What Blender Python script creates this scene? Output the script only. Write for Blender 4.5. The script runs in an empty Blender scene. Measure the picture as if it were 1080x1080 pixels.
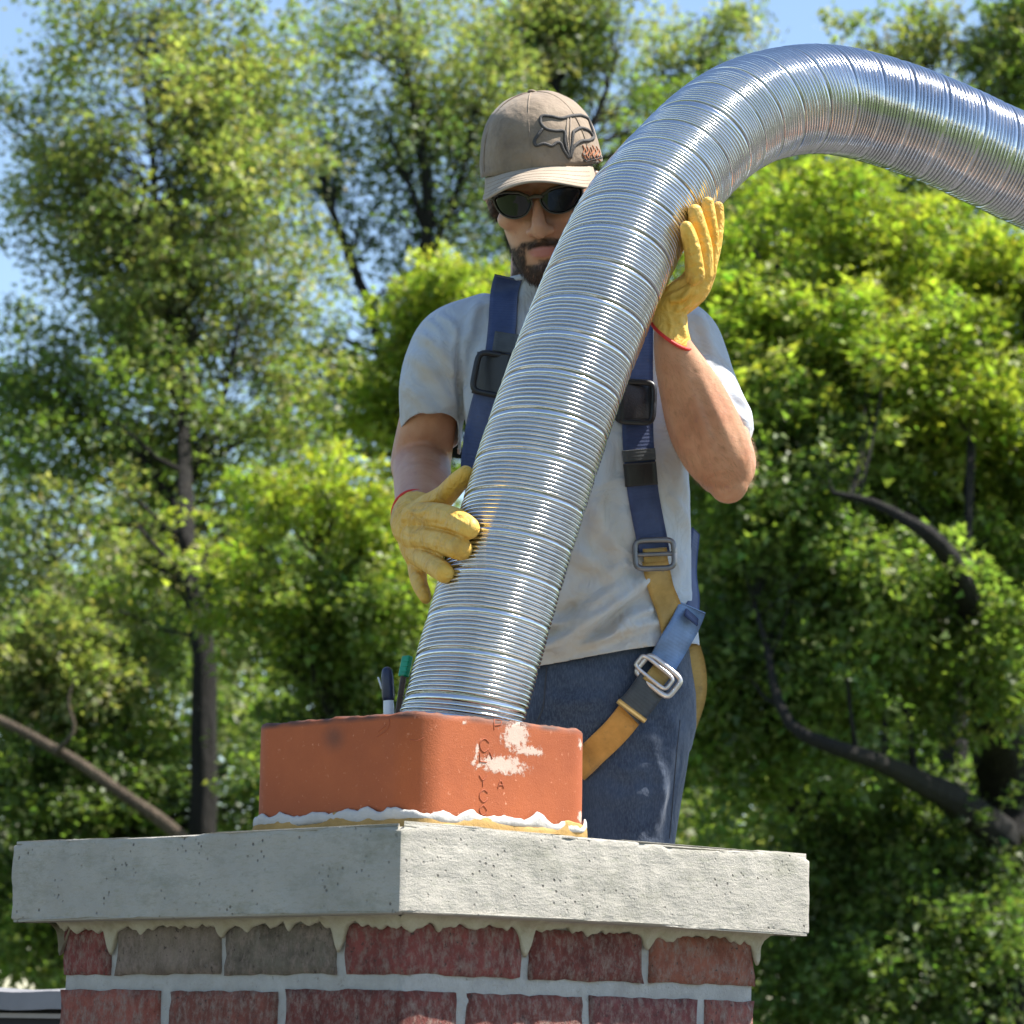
import bpy, bmesh, math, random
import numpy as np
from mathutils import Vector, Matrix, noise
from mathutils.bvhtree import BVHTree

random.seed(7)
rng = np.random.default_rng(7)
S = bpy.context.scene
C = S.collection
R = math.radians

# ------------------------------------------------------------ camera
EYE = Vector((0, 0, 6.0))
cam_data = bpy.data.cameras.new('camera')
cam = bpy.data.objects.new('camera', cam_data)
C.objects.link(cam)
CAM_M = Matrix.Translation(EYE) @ Matrix.Rotation(R(90 + 9.0), 4, 'X') @ Matrix.Rotation(R(0.95), 4, 'Z')
cam.matrix_world = CAM_M
cam_data.sensor_width = 36
cam_data.lens = 118.7
cam_data.clip_end = 3000
cam_data.dof.use_dof = True
cam_data.dof.focus_distance = 4.62
cam_data.dof.aperture_fstop = 12.5
S.camera = cam

# ------------------------------------------------------------ light
SUN = Vector((0.54, 0.05, 0.84)).normalized()
sun_el = math.asin(SUN.z)
sun_az = math.atan2(SUN.x, SUN.y)
world = bpy.data.worlds.new('World')
S.world = world
world.use_nodes = True
wn = world.node_tree
bg = wn.nodes['Background']
sky = wn.nodes.new('ShaderNodeTexSky')
sky.sky_type = 'NISHITA'
sky.sun_disc = False
sky.sun_elevation = sun_el
sky.sun_rotation = sun_az
sky.air_density = 1.0
sky.dust_density = 0.25
sky.ozone_density = 1.0
wn.links.new(sky.outputs[0], bg.inputs[0])
bg.inputs[1].default_value = 0.092
sl = bpy.data.lights.new('sun', 'SUN')
sl.energy = 5.0
sl.angle = R(0.53)
sl.color = (1.0, 0.95, 0.86)
so = bpy.data.objects.new('sun', sl)
C.objects.link(so)
so.rotation_euler = SUN.to_track_quat('Z', 'Y').to_euler()
so.location = (0, 0, 40)
S.view_settings.view_transform = 'Standard'
S.view_settings.look = 'None'
S.view_settings.exposure = 1.28
S.view_settings.gamma = 1
S.view_settings.use_curve_mapping = False

# ------------------------------------------------------------ helpers
F = 118.7 / 36 * 1080


def at(px, py, Y):
    """world point at forward distance Y seen at photo pixel px, py (1080 wide photo)"""
    d = CAM_M.to_3x3() @ Vector(((px - 540) / F, (540 - py) / F, -1))
    return EYE + d * (Y / d.y)


def pix(p):
    q = CAM_M.inverted() @ Vector(p)
    return (540 + F * q.x / -q.z, 540 - F * q.y / -q.z)


def pix_np(V):
    M = np.array(CAM_M.inverted())
    q = V @ M[:3, :3].T + M[:3, 3]
    return 540 + F * q[:, 0] / -q[:, 2], 540 - F * q[:, 1] / -q[:, 2]


def tag(o, label=None, cat=None, group=None, kind=None):
    if label: o['label'] = label
    if cat: o['category'] = cat
    if group: o['group'] = group
    if kind: o['kind'] = kind
    return o


def empty(name, loc=(0, 0, 0)):
    o = bpy.data.objects.new(name, None)
    o.location = loc
    o.empty_display_size = 0.05
    C.objects.link(o)
    return o


def link(name, me, mat=None, parent=None, smooth=True):
    o = bpy.data.objects.new(name, me)
    C.objects.link(o)
    if mat and not me.materials: me.materials.append(mat)
    if smooth and len(me.polygons): me.polygons.foreach_set('use_smooth', np.ones(len(me.polygons), dtype=bool))
    if parent:
        o.parent = parent
        o.matrix_parent_inverse = Matrix.Translation(-parent_loc(parent))
    return o


def parent_loc(p):
    return Vector(p.location)   # every parent here carries a pure translation


def mesh(name, V, Fc):
    me = bpy.data.meshes.new(name)
    me.from_pydata([tuple(v) for v in V], [], [tuple(f) for f in Fc])
    me.update()
    return me


def np_mesh(name, V, quads):
    """fast mesh of quads from numpy arrays"""
    me = bpy.data.meshes.new(name)
    n = len(quads)
    k = quads.shape[1]
    me.vertices.add(len(V)); me.vertices.foreach_set('co', np.asarray(V, dtype=np.float32).ravel())
    me.loops.add(n * k); me.loops.foreach_set('vertex_index', quads.astype(np.int32).ravel())
    me.polygons.add(n)
    me.polygons.foreach_set('loop_start', np.arange(0, n * k, k, dtype=np.int32))
    me.polygons.foreach_set('loop_total', np.full(n, k, dtype=np.int32))
    me.update(calc_edges=True)
    me.validate()
    return me


class MB:
    def __init__(s): s.V = []; s.F = []

    def add(s, V, Fc):
        b = len(s.V)
        s.V += [tuple(v) for v in V]
        s.F += [tuple(i + b for i in f) for f in Fc]
        return s

    def box(s, c, size, rot=None):
        hx, hy, hz = [q / 2 for q in size]
        P = [Vector((x, y, z)) for x in (-hx, hx) for y in (-hy, hy) for z in (-hz, hz)]
        if rot is not None: P = [rot @ p for p in P]
        return s.add([Vector(c) + p for p in P], [(0, 1, 3, 2), (4, 6, 7, 5), (0, 4, 5, 1), (2, 3, 7, 6), (0, 2, 6, 4), (1, 5, 7, 3)])

    def build(s, name, mat=None, parent=None, smooth=True):
        return link(name, mesh(name, s.V, s.F), mat, parent, smooth)


def ring_loft(rings, cap=True):
    """rings: list of (center, axisA*a, axisB*b) -> closed tube"""
    n = 24
    V = []; Fc = []
    for c, A, B in rings:
        for k in range(n):
            t = 2 * math.pi * k / n
            V.append(c + A * math.cos(t) + B * math.sin(t))
    for i in range(len(rings) - 1):
        for k in range(n):
            k2 = (k + 1) % n
            Fc.append((i * n + k, i * n + k2, (i + 1) * n + k2, (i + 1) * n + k))
    if cap:
        Fc.append(tuple(range(n - 1, -1, -1)))
        m = (len(rings) - 1) * n
        Fc.append(tuple(m + k for k in range(n)))
    return V, Fc


def tube(pts, radii, n=16, cap=True, flat=None):
    """round tube through pts with varying radii, domed ends"""
    P = [Vector(p) for p in pts]
    V = []; Fc = []
    ref = None
    L = len(P)
    rows = []
    for i in range(L):
        t = (P[min(i + 1, L - 1)] - P[max(i - 1, 0)]).normalized()
        if ref is None:
            ref = Vector((0, 0, 1)) if abs(t.z) < 0.9 else Vector((1, 0, 0))
        a = (ref - t * ref.dot(t)).normalized(); b = t.cross(a); ref = a
        r = radii[i] if hasattr(radii, '__len__') else radii
        if cap and i == 0:
            for ang in (75, 50, 25):
                rows.append((P[0] - t * r * math.sin(R(ang)), a, b, r * math.cos(R(ang))))
        rows.append((P[i], a, b, r))
        if cap and i == L - 1:
            for ang in (25, 50, 75):
                rows.append((P[i] + t * r * math.sin(R(ang)), a, b, r * math.cos(R(ang))))
    for c, a, b, r in rows:
        for k in range(n):
            th = 2 * math.pi * k / n
            V.append(c + a * (r * math.cos(th)) + b * (r * math.sin(th)))
    for i in range(len(rows) - 1):
        for k in range(n):
            k2 = (k + 1) % n
            Fc.append((i * n + k, i * n + k2, (i + 1) * n + k2, (i + 1) * n + k))
    Fc.append(tuple(range(n - 1, -1, -1)))
    m = (len(rows) - 1) * n
    Fc.append(tuple(m + k for k in range(n)))
    return V, Fc


def spline(pts, m=6):
    """Catmull-Rom through tuples of floats"""
    P = np.array(pts, dtype=float)
    out = []
    n = len(P)
    for i in range(n - 1):
        p0 = P[max(i - 1, 0)]; p1 = P[i]; p2 = P[i + 1]; p3 = P[min(i + 2, n - 1)]
        for k in range(m):
            t = k / m
            out.append(0.5 * ((2 * p1) + (-p0 + p2) * t + (2 * p0 - 5 * p1 + 4 * p2 - p3) * t * t + (-p0 + 3 * p1 - 3 * p2 + p3) * t ** 3))
    out.append(P[-1])
    return np.array(out)


def chain(kp, m=4, n=16):
    """kp: (px, py, Y, radius in m) -> tapered tube"""
    s = spline(kp, m)
    return tube([at(a, b, c) for a, b, c, r in s], [r for a, b, c, r in s], n)


def ball(c, r, rot=None, n=16):
    rx, ry, rz = r if hasattr(r, '__len__') else (r, r, r)
    V = []; Fc = []
    for i in range(1, n // 2):
        ph = math.pi * i / (n // 2)
        for k in range(n):
            th = 2 * math.pi * k / n
            V.append(Vector((rx * math.sin(ph) * math.cos(th), ry * math.sin(ph) * math.sin(th), rz * math.cos(ph))))
    rows = n // 2 - 1
    V.append(Vector((0, 0, rz))); V.append(Vector((0, 0, -rz)))
    for i in range(rows - 1):
        for k in range(n):
            k2 = (k + 1) % n
            Fc.append((i * n + k, (i + 1) * n + k, (i + 1) * n + k2, i * n + k2))
    for k in range(n):
        k2 = (k + 1) % n
        Fc.append((len(V) - 2, k, k2))
        Fc.append((len(V) - 1, (rows - 1) * n + k2, (rows - 1) * n + k))
    if rot is not None: V = [rot @ v for v in V]
    return [Vector(c) + v for v in V], Fc


def fuse(name, pieces, voxel, smooth, mat, parent=None, relax=0.5):
    """union of closed shells into one continuous smooth skin"""
    mb = MB()
    for V, Fc in pieces: mb.add(V, Fc)
    tmp = bpy.data.objects.new('tmp', mesh('tmp', mb.V, mb.F))
    C.objects.link(tmp)
    m = tmp.modifiers.new('r', 'REMESH'); m.mode = 'VOXEL'; m.voxel_size = voxel; m.use_smooth_shade = True
    if smooth:
        s = tmp.modifiers.new('s', 'SMOOTH'); s.factor = relax; s.iterations = smooth
    dg = bpy.context.evaluated_depsgraph_get()
    me = bpy.data.meshes.new_from_object(tmp.evaluated_get(dg))
    bpy.data.objects.remove(tmp)
    me.name = name
    me.materials.clear()
    return link(name, me, mat, parent)


def get_co(me):
    a = np.empty(len(me.vertices) * 3, dtype=np.float32); me.vertices.foreach_get('co', a)
    return a.reshape(-1, 3).astype(float)


def get_no(me):
    a = np.empty(len(me.vertices) * 3, dtype=np.float32); me.vertices.foreach_get('normal', a)
    return a.reshape(-1, 3).astype(float)


def set_co(me, V):
    me.vertices.foreach_set('co', V.astype(np.float32).ravel()); me.update()


def fold(me, lines):
    """cloth folds: lines of (polyline in photo pixels, width px, height m) pushed along the normal on the visible side"""
    V = get_co(me); N = get_no(me)
    x, y = pix_np(V)
    view = V - np.array(EYE); view /= np.linalg.norm(view, axis=1)[:, None]
    face = np.clip(-(N * view).sum(1) * 2.0, 0, 1)
    D = np.zeros(len(V))
    for pl, w, h in lines:
        pl = spline(pl, 6)
        best = np.full(len(V), 1e9); tt = np.zeros(len(V))
        for i in range(len(pl) - 1):
            a = pl[i]; b = pl[i + 1]; d = b - a; L2 = (d ** 2).sum() + 1e-9
            t = np.clip(((x - a[0]) * d[0] + (y - a[1]) * d[1]) / L2, 0, 1)
            dd = np.hypot(x - a[0] - t * d[0], y - a[1] - t * d[1])
            k = dd < best
            best[k] = dd[k]; tt[k] = (i + t[k]) / (len(pl) - 1)
        fade = np.sin(np.clip(tt, 0, 1) * math.pi) ** 0.5
        D += h * fade * (np.exp(-(best / w) ** 2) - 0.35 * np.exp(-((best - 1.9 * w) / w) ** 2))
    set_co(me, V + N * (D * face)[:, None])


# ------------------------------------------------------------ materials
def new_mat(name):
    m = bpy.data.materials.new(name); m.use_nodes = True
    nt = m.node_tree
    return m, nt, nt.nodes['Principled BSDF']


def N(nt, t, **kw):
    n = nt.nodes.new(t)
    for k, v in kw.items():
        if k in ('operation', 'blend_type', 'data_type', 'feature', 'attribute_name', 'attribute_type', 'noise_dimensions', 'wave_type', 'bands_direction', 'interpolation'): setattr(n, k, v)
        else: n.inputs[k].default_value = v
    return n


def mix(nt, fac, a, b, bt='MIX'):
    n = nt.nodes.new('ShaderNodeMix'); n.data_type = 'RGBA'; n.blend_type = bt
    for i, v in ((0, fac), (6, a), (7, b)):
        if hasattr(v, 'is_linked') or hasattr(v, 'links'): nt.links.new(v, n.inputs[i])
        elif i == 0: n.inputs[0].default_value = v
        else: n.inputs[i].default_value = (*v[:3], 1)
    return n.outputs[2]


def coords(nt, scale=(1, 1, 1), rot=(0, 0, 0)):
    tc = nt.nodes.new('ShaderNodeTexCoord'); mp = nt.nodes.new('ShaderNodeMapping')
    mp.inputs['Scale'].default_value = scale; mp.inputs['Rotation'].default_value = rot
    nt.links.new(tc.outputs['Object'], mp.inputs[0])
    return mp.outputs[0]


def noise_fac(nt, scale, detail=4, rough=0.6, vec=None, lo=0.35, hi=0.65, dist=0.0):
    n = N(nt, 'ShaderNodeTexNoise', Scale=scale, Detail=detail, Roughness=rough, Distortion=dist)
    if vec: nt.links.new(vec, n.inputs['Vector'])
    r = nt.nodes.new('ShaderNodeMapRange')
    r.inputs[1].default_value = lo; r.inputs[2].default_value = hi
    nt.links.new(n.outputs[0], r.inputs[0])
    return r.outputs[0]


def bump(nt, bs, h, strength=0.5, dist=0.001, prev=None):
    b = nt.nodes.new('ShaderNodeBump'); b.inputs['Strength'].default_value = strength; b.inputs['Distance'].default_value = dist
    nt.links.new(h, b.inputs['Height'])
    if prev: nt.links.new(prev, b.inputs['Normal'])
    nt.links.new(b.outputs[0], bs.inputs['Normal'])
    return b.outputs[0]


def simple(name, col, rough=0.6, metal=0.0, var=0.15, vs=30, bstr=0.3, bscale=200, bdist=0.0008, sheen=0):
    m, nt, bs = new_mat(name)
    v = coords(nt)
    f = noise_fac(nt, vs, 5, 0.6, v, 0.3, 0.7)
    nt.links.new(mix(nt, f, [c * (1 - var) for c in col], [min(1, c * (1 + var)) for c in col]), bs.inputs['Base Color'])
    bs.inputs['Roughness'].default_value = rough; bs.inputs['Metallic'].default_value = metal
    if sheen:
        bs.inputs['Sheen Weight'].default_value = sheen
    if bstr: bump(nt, bs, noise_fac(nt, bscale, 3, 0.6, v, 0.2, 0.8), bstr, bdist)
    return m


M = {}
# leather gloves
m, nt, bs = new_mat('yellow_leather'); v = coords(nt)
c1 = mix(nt, noise_fac(nt, 28, 5, 0.65, v, 0.35, 0.7), (0.70, 0.38, 0.04), (0.80, 0.51, 0.11))
c2 = mix(nt, noise_fac(nt, 16, 5, 0.7, v, 0.52, 0.76), c1, (0.42, 0.24, 0.06))
nt.links.new(c2, bs.inputs['Base Color']); bs.inputs['Roughness'].default_value = 0.6
w1 = bump(nt, bs, noise_fac(nt, 45, 3, 0.5, v, 0.3, 0.7, 1.5), 0.55, 0.004)
bump(nt, bs, noise_fac(nt, 420, 3, 0.6, v, 0.2, 0.8), 0.35, 0.0006, w1)
M['glove'] = m
M['red'] = simple('red_binding', (0.62, 0.03, 0.02), 0.6, bscale=600)
# skin
m, nt, bs = new_mat('skin'); v = coords(nt)
c1 = mix(nt, noise_fac(nt, 14, 5, 0.6, v, 0.35, 0.65), (0.45, 0.19, 0.095), (0.55, 0.285, 0.16))
c2 = mix(nt, noise_fac(nt, 60, 4, 0.6, v, 0.62, 0.80), c1, (0.36, 0.15, 0.10))
at_ = nt.nodes.new('ShaderNodeAttribute'); at_.attribute_name = 'beard'
c3 = mix(nt, at_.outputs['Fac'], c2, (0.065, 0.033, 0.018))
at2 = nt.nodes.new('ShaderNodeAttribute'); at2.attribute_name = 'lip'
c4 = mix(nt, at2.outputs['Fac'], c3, (0.46, 0.16, 0.13))
nt.links.new(c4, bs.inputs['Base Color']); bs.inputs['Roughness'].default_value = 0.48
bs.inputs['Subsurface Weight'].default_value = 0.12; bs.inputs['Subsurface Radius'].default_value = (0.012, 0.004, 0.002); bs.inputs['Subsurface Scale'].default_value = 0.4
w1 = bump(nt, bs, noise_fac(nt, 90, 4, 0.6, v, 0.3, 0.7), 0.2, 0.002)
bump(nt, bs, noise_fac(nt, 900, 2, 0.6, v, 0.2, 0.8), 0.3, 0.0004, w1)
M['skin'] = m
M['hair'] = simple('dark_hair', (0.045, 0.022, 0.011), 0.75, bstr=0)
M['armhair'] = simple('arm_hair', (0.30, 0.17, 0.08), 0.5, bstr=0)
# shirt
m, nt, bs = new_mat('grey_shirt_cotton'); v = coords(nt)
c1 = mix(nt, noise_fac(nt, 7, 4, 0.6, v, 0.35, 0.7), (0.44, 0.48, 0.54), (0.51, 0.54, 0.59))
c2 = mix(nt, noise_fac(nt, 7, 5, 0.6, v, 0.48, 0.68), c1, (0.47, 0.43, 0.38))
nt.links.new(c2, bs.inputs['Base Color']); bs.inputs['Roughness'].default_value = 0.85; bs.inputs['Sheen Weight'].default_value = 0.15
w1 = bump(nt, bs, noise_fac(nt, 16, 3, 0.5, v, 0.25, 0.75, 1.2), 0.5, 0.012)
bump(nt, bs, noise_fac(nt, 800, 2, 0.6, v, 0.2, 0.8), 0.3, 0.0005, w1)
M['shirt'] = m
# denim
m, nt, bs = new_mat('dark_denim'); v = coords(nt)
c1 = mix(nt, noise_fac(nt, 10, 5, 0.65, v, 0.35, 0.7), (0.014, 0.026, 0.055), (0.040, 0.064, 0.115))
c2 = mix(nt, noise_fac(nt, 500, 2, 0.7, coords(nt, (1, 1, 0.25)), 0.4, 0.8), c1, (0.075, 0.10, 0.15))
nt.links.new(c2, bs.inputs['Base Color']); bs.inputs['Roughness'].default_value = 0.85; bs.inputs['Sheen Weight'].default_value = 0.2
w1 = bump(nt, bs, noise_fac(nt, 14, 3, 0.5, v, 0.25, 0.75, 1.2), 0.35, 0.012)
bump(nt, bs, noise_fac(nt, 700, 2, 0.6, v, 0.2, 0.8), 0.4, 0.0008, w1)
M['denim'] = m
M['seam'] = simple('denim_seam', (0.045, 0.05, 0.065), 0.8, bscale=900)


def webbing(name, col):
    m, nt, bs = new_mat(name)
    uv = nt.nodes.new('ShaderNodeAttribute'); uv.attribute_name = 'weave'
    wv = N(nt, 'ShaderNodeTexWave', Scale=60, Distortion=0.6); wv.bands_direction = 'X'
    nt.links.new(uv.outputs['Vector'], wv.inputs['Vector'])
    v = coords(nt)
    c = mix(nt, noise_fac(nt, 26, 5, 0.65, v, 0.35, 0.75), col, [min(1, q * 1.5 + 0.02) for q in col])
    c = mix(nt, noise_fac(nt, 55, 5, 0.7, v, 0.58, 0.8), c, [q * 0.45 + 0.03 for q in col])
    nt.links.new(c, bs.inputs['Base Color']); bs.inputs['Roughness'].default_value = 0.62; bs.inputs['Sheen Weight'].default_value = 0.2
    w1 = bump(nt, bs, wv.outputs['Fac'], 0.35, 0.0006)
    bump(nt, bs, noise_fac(nt, 900, 2, 0.6, v, 0.2, 0.8), 0.3, 0.0005, w1)
    return m


M['blue_web'] = webbing('blue_webbing', (0.012, 0.030, 0.105))
M['pale_web'] = webbing('worn_blue_webbing', (0.10, 0.175, 0.33))
M['yellow_web'] = webbing('yellow_webbing', (0.29, 0.18, 0.04))
M['orange_web'] = webbing('orange_webbing', (0.44, 0.20, 0.03))
M['dark_web'] = webbing('dark_webbing', (0.035, 0.04, 0.045))
M['black'] = simple('black_plastic', (0.012, 0.012, 0.014), 0.42, bscale=400)
M['gun'] = simple('grey_steel', (0.20, 0.20, 0.21), 0.42, 0.8, bscale=300)
M['steel'] = simple('pale_steel', (0.62, 0.58, 0.56), 0.35, 0.8, bscale=300)
# cap
m, nt, bs = new_mat('tan_cap_cloth'); v = coords(nt)
c1 = mix(nt, noise_fac(nt, 22, 5, 0.6, v, 0.35, 0.7), (0.20, 0.143, 0.095), (0.275, 0.205, 0.140))
c2 = mix(nt, noise_fac(nt, 15, 4, 0.7, v, 0.55, 0.75), c1, (0.13, 0.095, 0.07))
nt.links.new(c2, bs.inputs['Base Color']); bs.inputs['Roughness'].default_value = 0.8; bs.inputs['Sheen Weight'].default_value = 0.15
w1 = bump(nt, bs, noise_fac(nt, 45, 3, 0.5, v, 0.3, 0.7), 0.35, 0.004)
bump(nt, bs, noise_fac(nt, 1100, 2, 0.6, v, 0.2, 0.8), 0.3, 0.0005, w1)
M['cap'] = m
M['bill'] = simple('sunlit_bill_cloth', (0.36, 0.29, 0.22), 0.8, vs=25, bscale=1100, bdist=0.0005)  # lighter than the cap: the sun on the bill is put into its colour
M['emb'] = simple('grey_embroidery', (0.055, 0.05, 0.048), 0.7, bscale=1500, bstr=0.8)
M['embtan'] = simple('tan_embroidery', (0.36, 0.28, 0.21), 0.7, bscale=1500, bstr=0.8)
M['rust'] = simple('rust_thread', (0.42, 0.15, 0.06), 0.7, bscale=1500, bstr=0.8)
M['lens'] = simple('dark_lens', (0.006, 0.007, 0.007), 0.04, 0, bstr=0)
M['lens'].node_tree.nodes['Principled BSDF'].inputs['Specular IOR Level'].default_value = 0.5
M['frame'] = simple('bronze_frame', (0.07, 0.06, 0.04), 0.35, 0.3, bstr=0)
M['boot'] = simple('brown_boot', (0.10, 0.06, 0.035), 0.6)

# pipe
m, nt, bs = new_mat('ribbed_stainless'); v = coords(nt)
c1 = mix(nt, noise_fac(nt, 9, 4, 0.6, v, 0.3, 0.7), (0.60, 0.605, 0.62), (0.69, 0.69, 0.70))
nt.links.new(c1, bs.inputs['Base Color']); bs.inputs['Metallic'].default_value = 1.0
mr = nt.nodes.new('ShaderNodeMapRange'); mr.inputs[3].default_value = 0.11; mr.inputs[4].default_value = 0.19
nt.links.new(noise_fac(nt, 25, 4, 0.6, v, 0.3, 0.7), mr.inputs[0]); nt.links.new(mr.outputs[0], bs.inputs['Roughness'])
bump(nt, bs, noise_fac(nt, 60, 3, 0.6, v, 0.3, 0.7), 0.25, 0.001)
M['pipe'] = m

# brick: object colour picks the brick's own firing, scale and streaks over it
m, nt, bs = new_mat('old_brick')
oi = nt.nodes.new('ShaderNodeObjectInfo')
tc = nt.nodes.new('ShaderNodeTexCoord')
ad = nt.nodes.new('ShaderNodeVectorMath'); ad.operation = 'ADD'
sc_ = nt.nodes.new('ShaderNodeVectorMath'); sc_.operation = 'SCALE'; sc_.inputs['Scale'].default_value = 13.0
cx = nt.nodes.new('ShaderNodeCombineXYZ')
for i in range(3): nt.links.new(oi.outputs['Random'], cx.inputs[i])
nt.links.new(cx.outputs[0], sc_.inputs[0]); nt.links.new(tc.outputs['Object'], ad.inputs[0]); nt.links.new(sc_.outputs[0], ad.inputs[1])
vv = ad.outputs[0]
mp = nt.nodes.new('ShaderNodeMapping'); mp.inputs['Scale'].default_value = (1, 1, 0.55); nt.links.new(vv, mp.inputs[0])
dk = mix(nt, 1.0, oi.outputs['Color'], (0.45, 0.42, 0.42), 'MULTIPLY')
col = mix(nt, noise_fac(nt, 30, 5, 0.7, vv, 0.35, 0.7), oi.outputs['Color'], dk)
col = mix(nt, noise_fac(nt, 95, 6, 0.8, mp.outputs[0], 0.46, 0.68), col, (0.32, 0.24, 0.20))
col = mix(nt, noise_fac(nt, 22, 6, 0.8, mp.outputs[0], 0.60, 0.80), col, (0.40, 0.36, 0.33))
col = mix(nt, noise_fac(nt, 130, 3, 0.7, vv, 0.60, 0.72), col, (0.06, 0.04, 0.035))
nt.links.new(col, bs.inputs['Base Color']); bs.inputs['Roughness'].default_value = 0.9
w1 = bump(nt, bs, noise_fac(nt, 70, 6, 0.75, mp.outputs[0], 0.3, 0.7), 0.9, 0.004)
bump(nt, bs, noise_fac(nt, 400, 4, 0.7, vv, 0.3, 0.7), 0.6, 0.001, w1)
M['brick'] = m
# mortar
m, nt, bs = new_mat('pale_mortar'); v = coords(nt)
c1 = mix(nt, noise_fac(nt, 24, 6, 0.7, v, 0.35, 0.65), (0.36, 0.345, 0.325), (0.46, 0.45, 0.43))
c1 = mix(nt, noise_fac(nt, 90, 4, 0.7, v, 0.62, 0.75), c1, (0.22, 0.20, 0.17))
nt.links.new(c1, bs.inputs['Base Color']); bs.inputs['Roughness'].default_value = 0.95
w1 = bump(nt, bs, noise_fac(nt, 40, 5, 0.7, v, 0.3, 0.7), 0.6, 0.004)
bump(nt, bs, noise_fac(nt, 350, 4, 0.7, v, 0.3, 0.7), 0.6, 0.0012, w1)
M['mortar'] = m
m, nt, bs = new_mat('cream_mortar'); v = coords(nt)
c1 = mix(nt, noise_fac(nt, 30, 6, 0.7, v, 0.35, 0.65), (0.40, 0.35, 0.25), (0.50, 0.46, 0.36))
nt.links.new(c1, bs.inputs['Base Color']); bs.inputs['Roughness'].default_value = 0.95
bump(nt, bs, noise_fac(nt, 120, 5, 0.7, v, 0.3, 0.7), 0.6, 0.003)
M['drip'] = m
# crown concrete: object axes lie along the slab sides
m, nt, bs = new_mat('whitewashed_concrete')
v = coords(nt); vs_ = coords(nt, (1.5, 1.5, 6))
c1 = mix(nt, noise_fac(nt, 5, 7, 0.75, v, 0.35, 0.65), (0.36, 0.335, 0.29), (0.45, 0.42, 0.365))
c1 = mix(nt, noise_fac(nt, 34, 6, 0.75, vs_, 0.54, 0.66), c1, (0.33, 0.32, 0.26))
c1 = mix(nt, noise_fac(nt, 7, 6, 0.8, coords(nt, (1, 1, 2.2)), 0.52, 0.75), c1, (0.25, 0.245, 0.19))
vo = N(nt, 'ShaderNodeTexVoronoi', Scale=95, Randomness=1.0); nt.links.new(v, vo.inputs['Vector'])
pr = nt.nodes.new('ShaderNodeMapRange'); pr.inputs[1].default_value = 0.10; pr.inputs[2].default_value = 0.22; pr.inputs[3].default_value = 1; pr.inputs[4].default_value = 0
nt.links.new(vo.outputs['Distance'], pr.inputs[0])
mu = nt.nodes.new('ShaderNodeMath'); mu.operation = 'MULTIPLY'
nt.links.new(pr.outputs[0], mu.inputs[0]); nt.links.new(noise_fac(nt, 25, 4, 0.6, v, 0.48, 0.60), mu.inputs[1])
c1 = mix(nt, mu.outputs[0], c1, (0.16, 0.15, 0.13))
nt.links.new(c1, bs.inputs['Base Color']); bs.inputs['Roughness'].default_value = 0.92
iv = nt.nodes.new('ShaderNodeMath'); iv.operation = 'SUBTRACT'; iv.inputs[0].default_value = 1; nt.links.new(mu.outputs[0], iv.inputs[1])
w0 = bump(nt, bs, iv.outputs[0], 0.8, 0.003)
w1 = bump(nt, bs, noise_fac(nt, 24, 6, 0.65, vs_, 0.25, 0.75), 0.35, 0.003, w0)
bump(nt, bs, noise_fac(nt, 260, 5, 0.75, v, 0.3, 0.7), 0.5, 0.0015, w1)
M['crown'] = m
# clay tile with rubbed-on cement
m, nt, bs = new_mat('terracotta'); v = coords(nt)
c1 = mix(nt, noise_fac(nt, 9, 5, 0.6, v, 0.3, 0.7), (0.29, 0.064, 0.014), (0.37, 0.088, 0.020))
c1 = mix(nt, noise_fac(nt, 120, 5, 0.75, v, 0.62, 0.75), c1, (0.72, 0.33, 0.2))
at_ = nt.nodes.new('ShaderNodeAttribute'); at_.attribute_name = 'soot'
c2 = mix(nt, at_.outputs['Fac'], c1, (0.04, 0.025, 0.02))
at2 = nt.nodes.new('ShaderNodeAttribute'); at2.attribute_name = 'cement'
sm = nt.nodes.new('ShaderNodeMath'); sm.operation = 'ADD'
nt.links.new(at2.outputs['Fac'], sm.inputs[0])
sn = noise_fac(nt, 130, 6, 0.8, v, 0.3, 0.7)
s2 = nt.nodes.new('ShaderNodeMapRange'); s2.inputs[1].default_value = 0.95; s2.inputs[2].default_value = 1.15
nt.links.new(sn, sm.inputs[1]); nt.links.new(sm.outputs[0], s2.inputs[0])
c3 = mix(nt, s2.outputs[0], c2, (0.52, 0.38, 0.31))
nt.links.new(c3, bs.inputs['Base Color']); bs.inputs['Roughness'].default_value = 0.72
w1 = bump(nt, bs, noise_fac(nt, 30, 4, 0.6, v, 0.3, 0.7), 0.12, 0.003)
w2 = bump(nt, bs, noise_fac(nt, 500, 3, 0.7, v, 0.3, 0.7), 0.35, 0.0008, w1)
bump(nt, bs, s2.outputs[0], 0.5, 0.0012, w2)
M['clay'] = m
M['claydark'] = simple('clay_groove_shade', (0.30, 0.075, 0.03), 0.85)  # shade inside the marks, painted as darker clay
M['sealant'] = simple('white_sealant', (0.44, 0.43, 0.41), 0.7, var=0.08, bscale=120, bdist=0.003)
M['foam'] = simple('yellow_foam', (0.36, 0.22, 0.065), 0.8, var=0.2, bscale=150, bdist=0.003)
M['coping'] = simple('grey_coping', (0.20, 0.195, 0.20), 0.6, vs=8)
M['trim'] = simple('white_trim', (0.33, 0.31, 0.30), 0.5, vs=8)
M['darkwall'] = simple('dark_siding', (0.012, 0.014, 0.018), 0.7, vs=8)
M['shingle'] = simple('grey_shingles', (0.085, 0.082, 0.08), 0.95, vs=3, var=0.35, bscale=60, bdist=0.01)
M['siding'] = simple('house_siding', (0.5, 0.47, 0.42), 0.8, vs=3)
M['navy'] = simple('navy_plastic', (0.02, 0.025, 0.06), 0.35, bscale=200)
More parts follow.
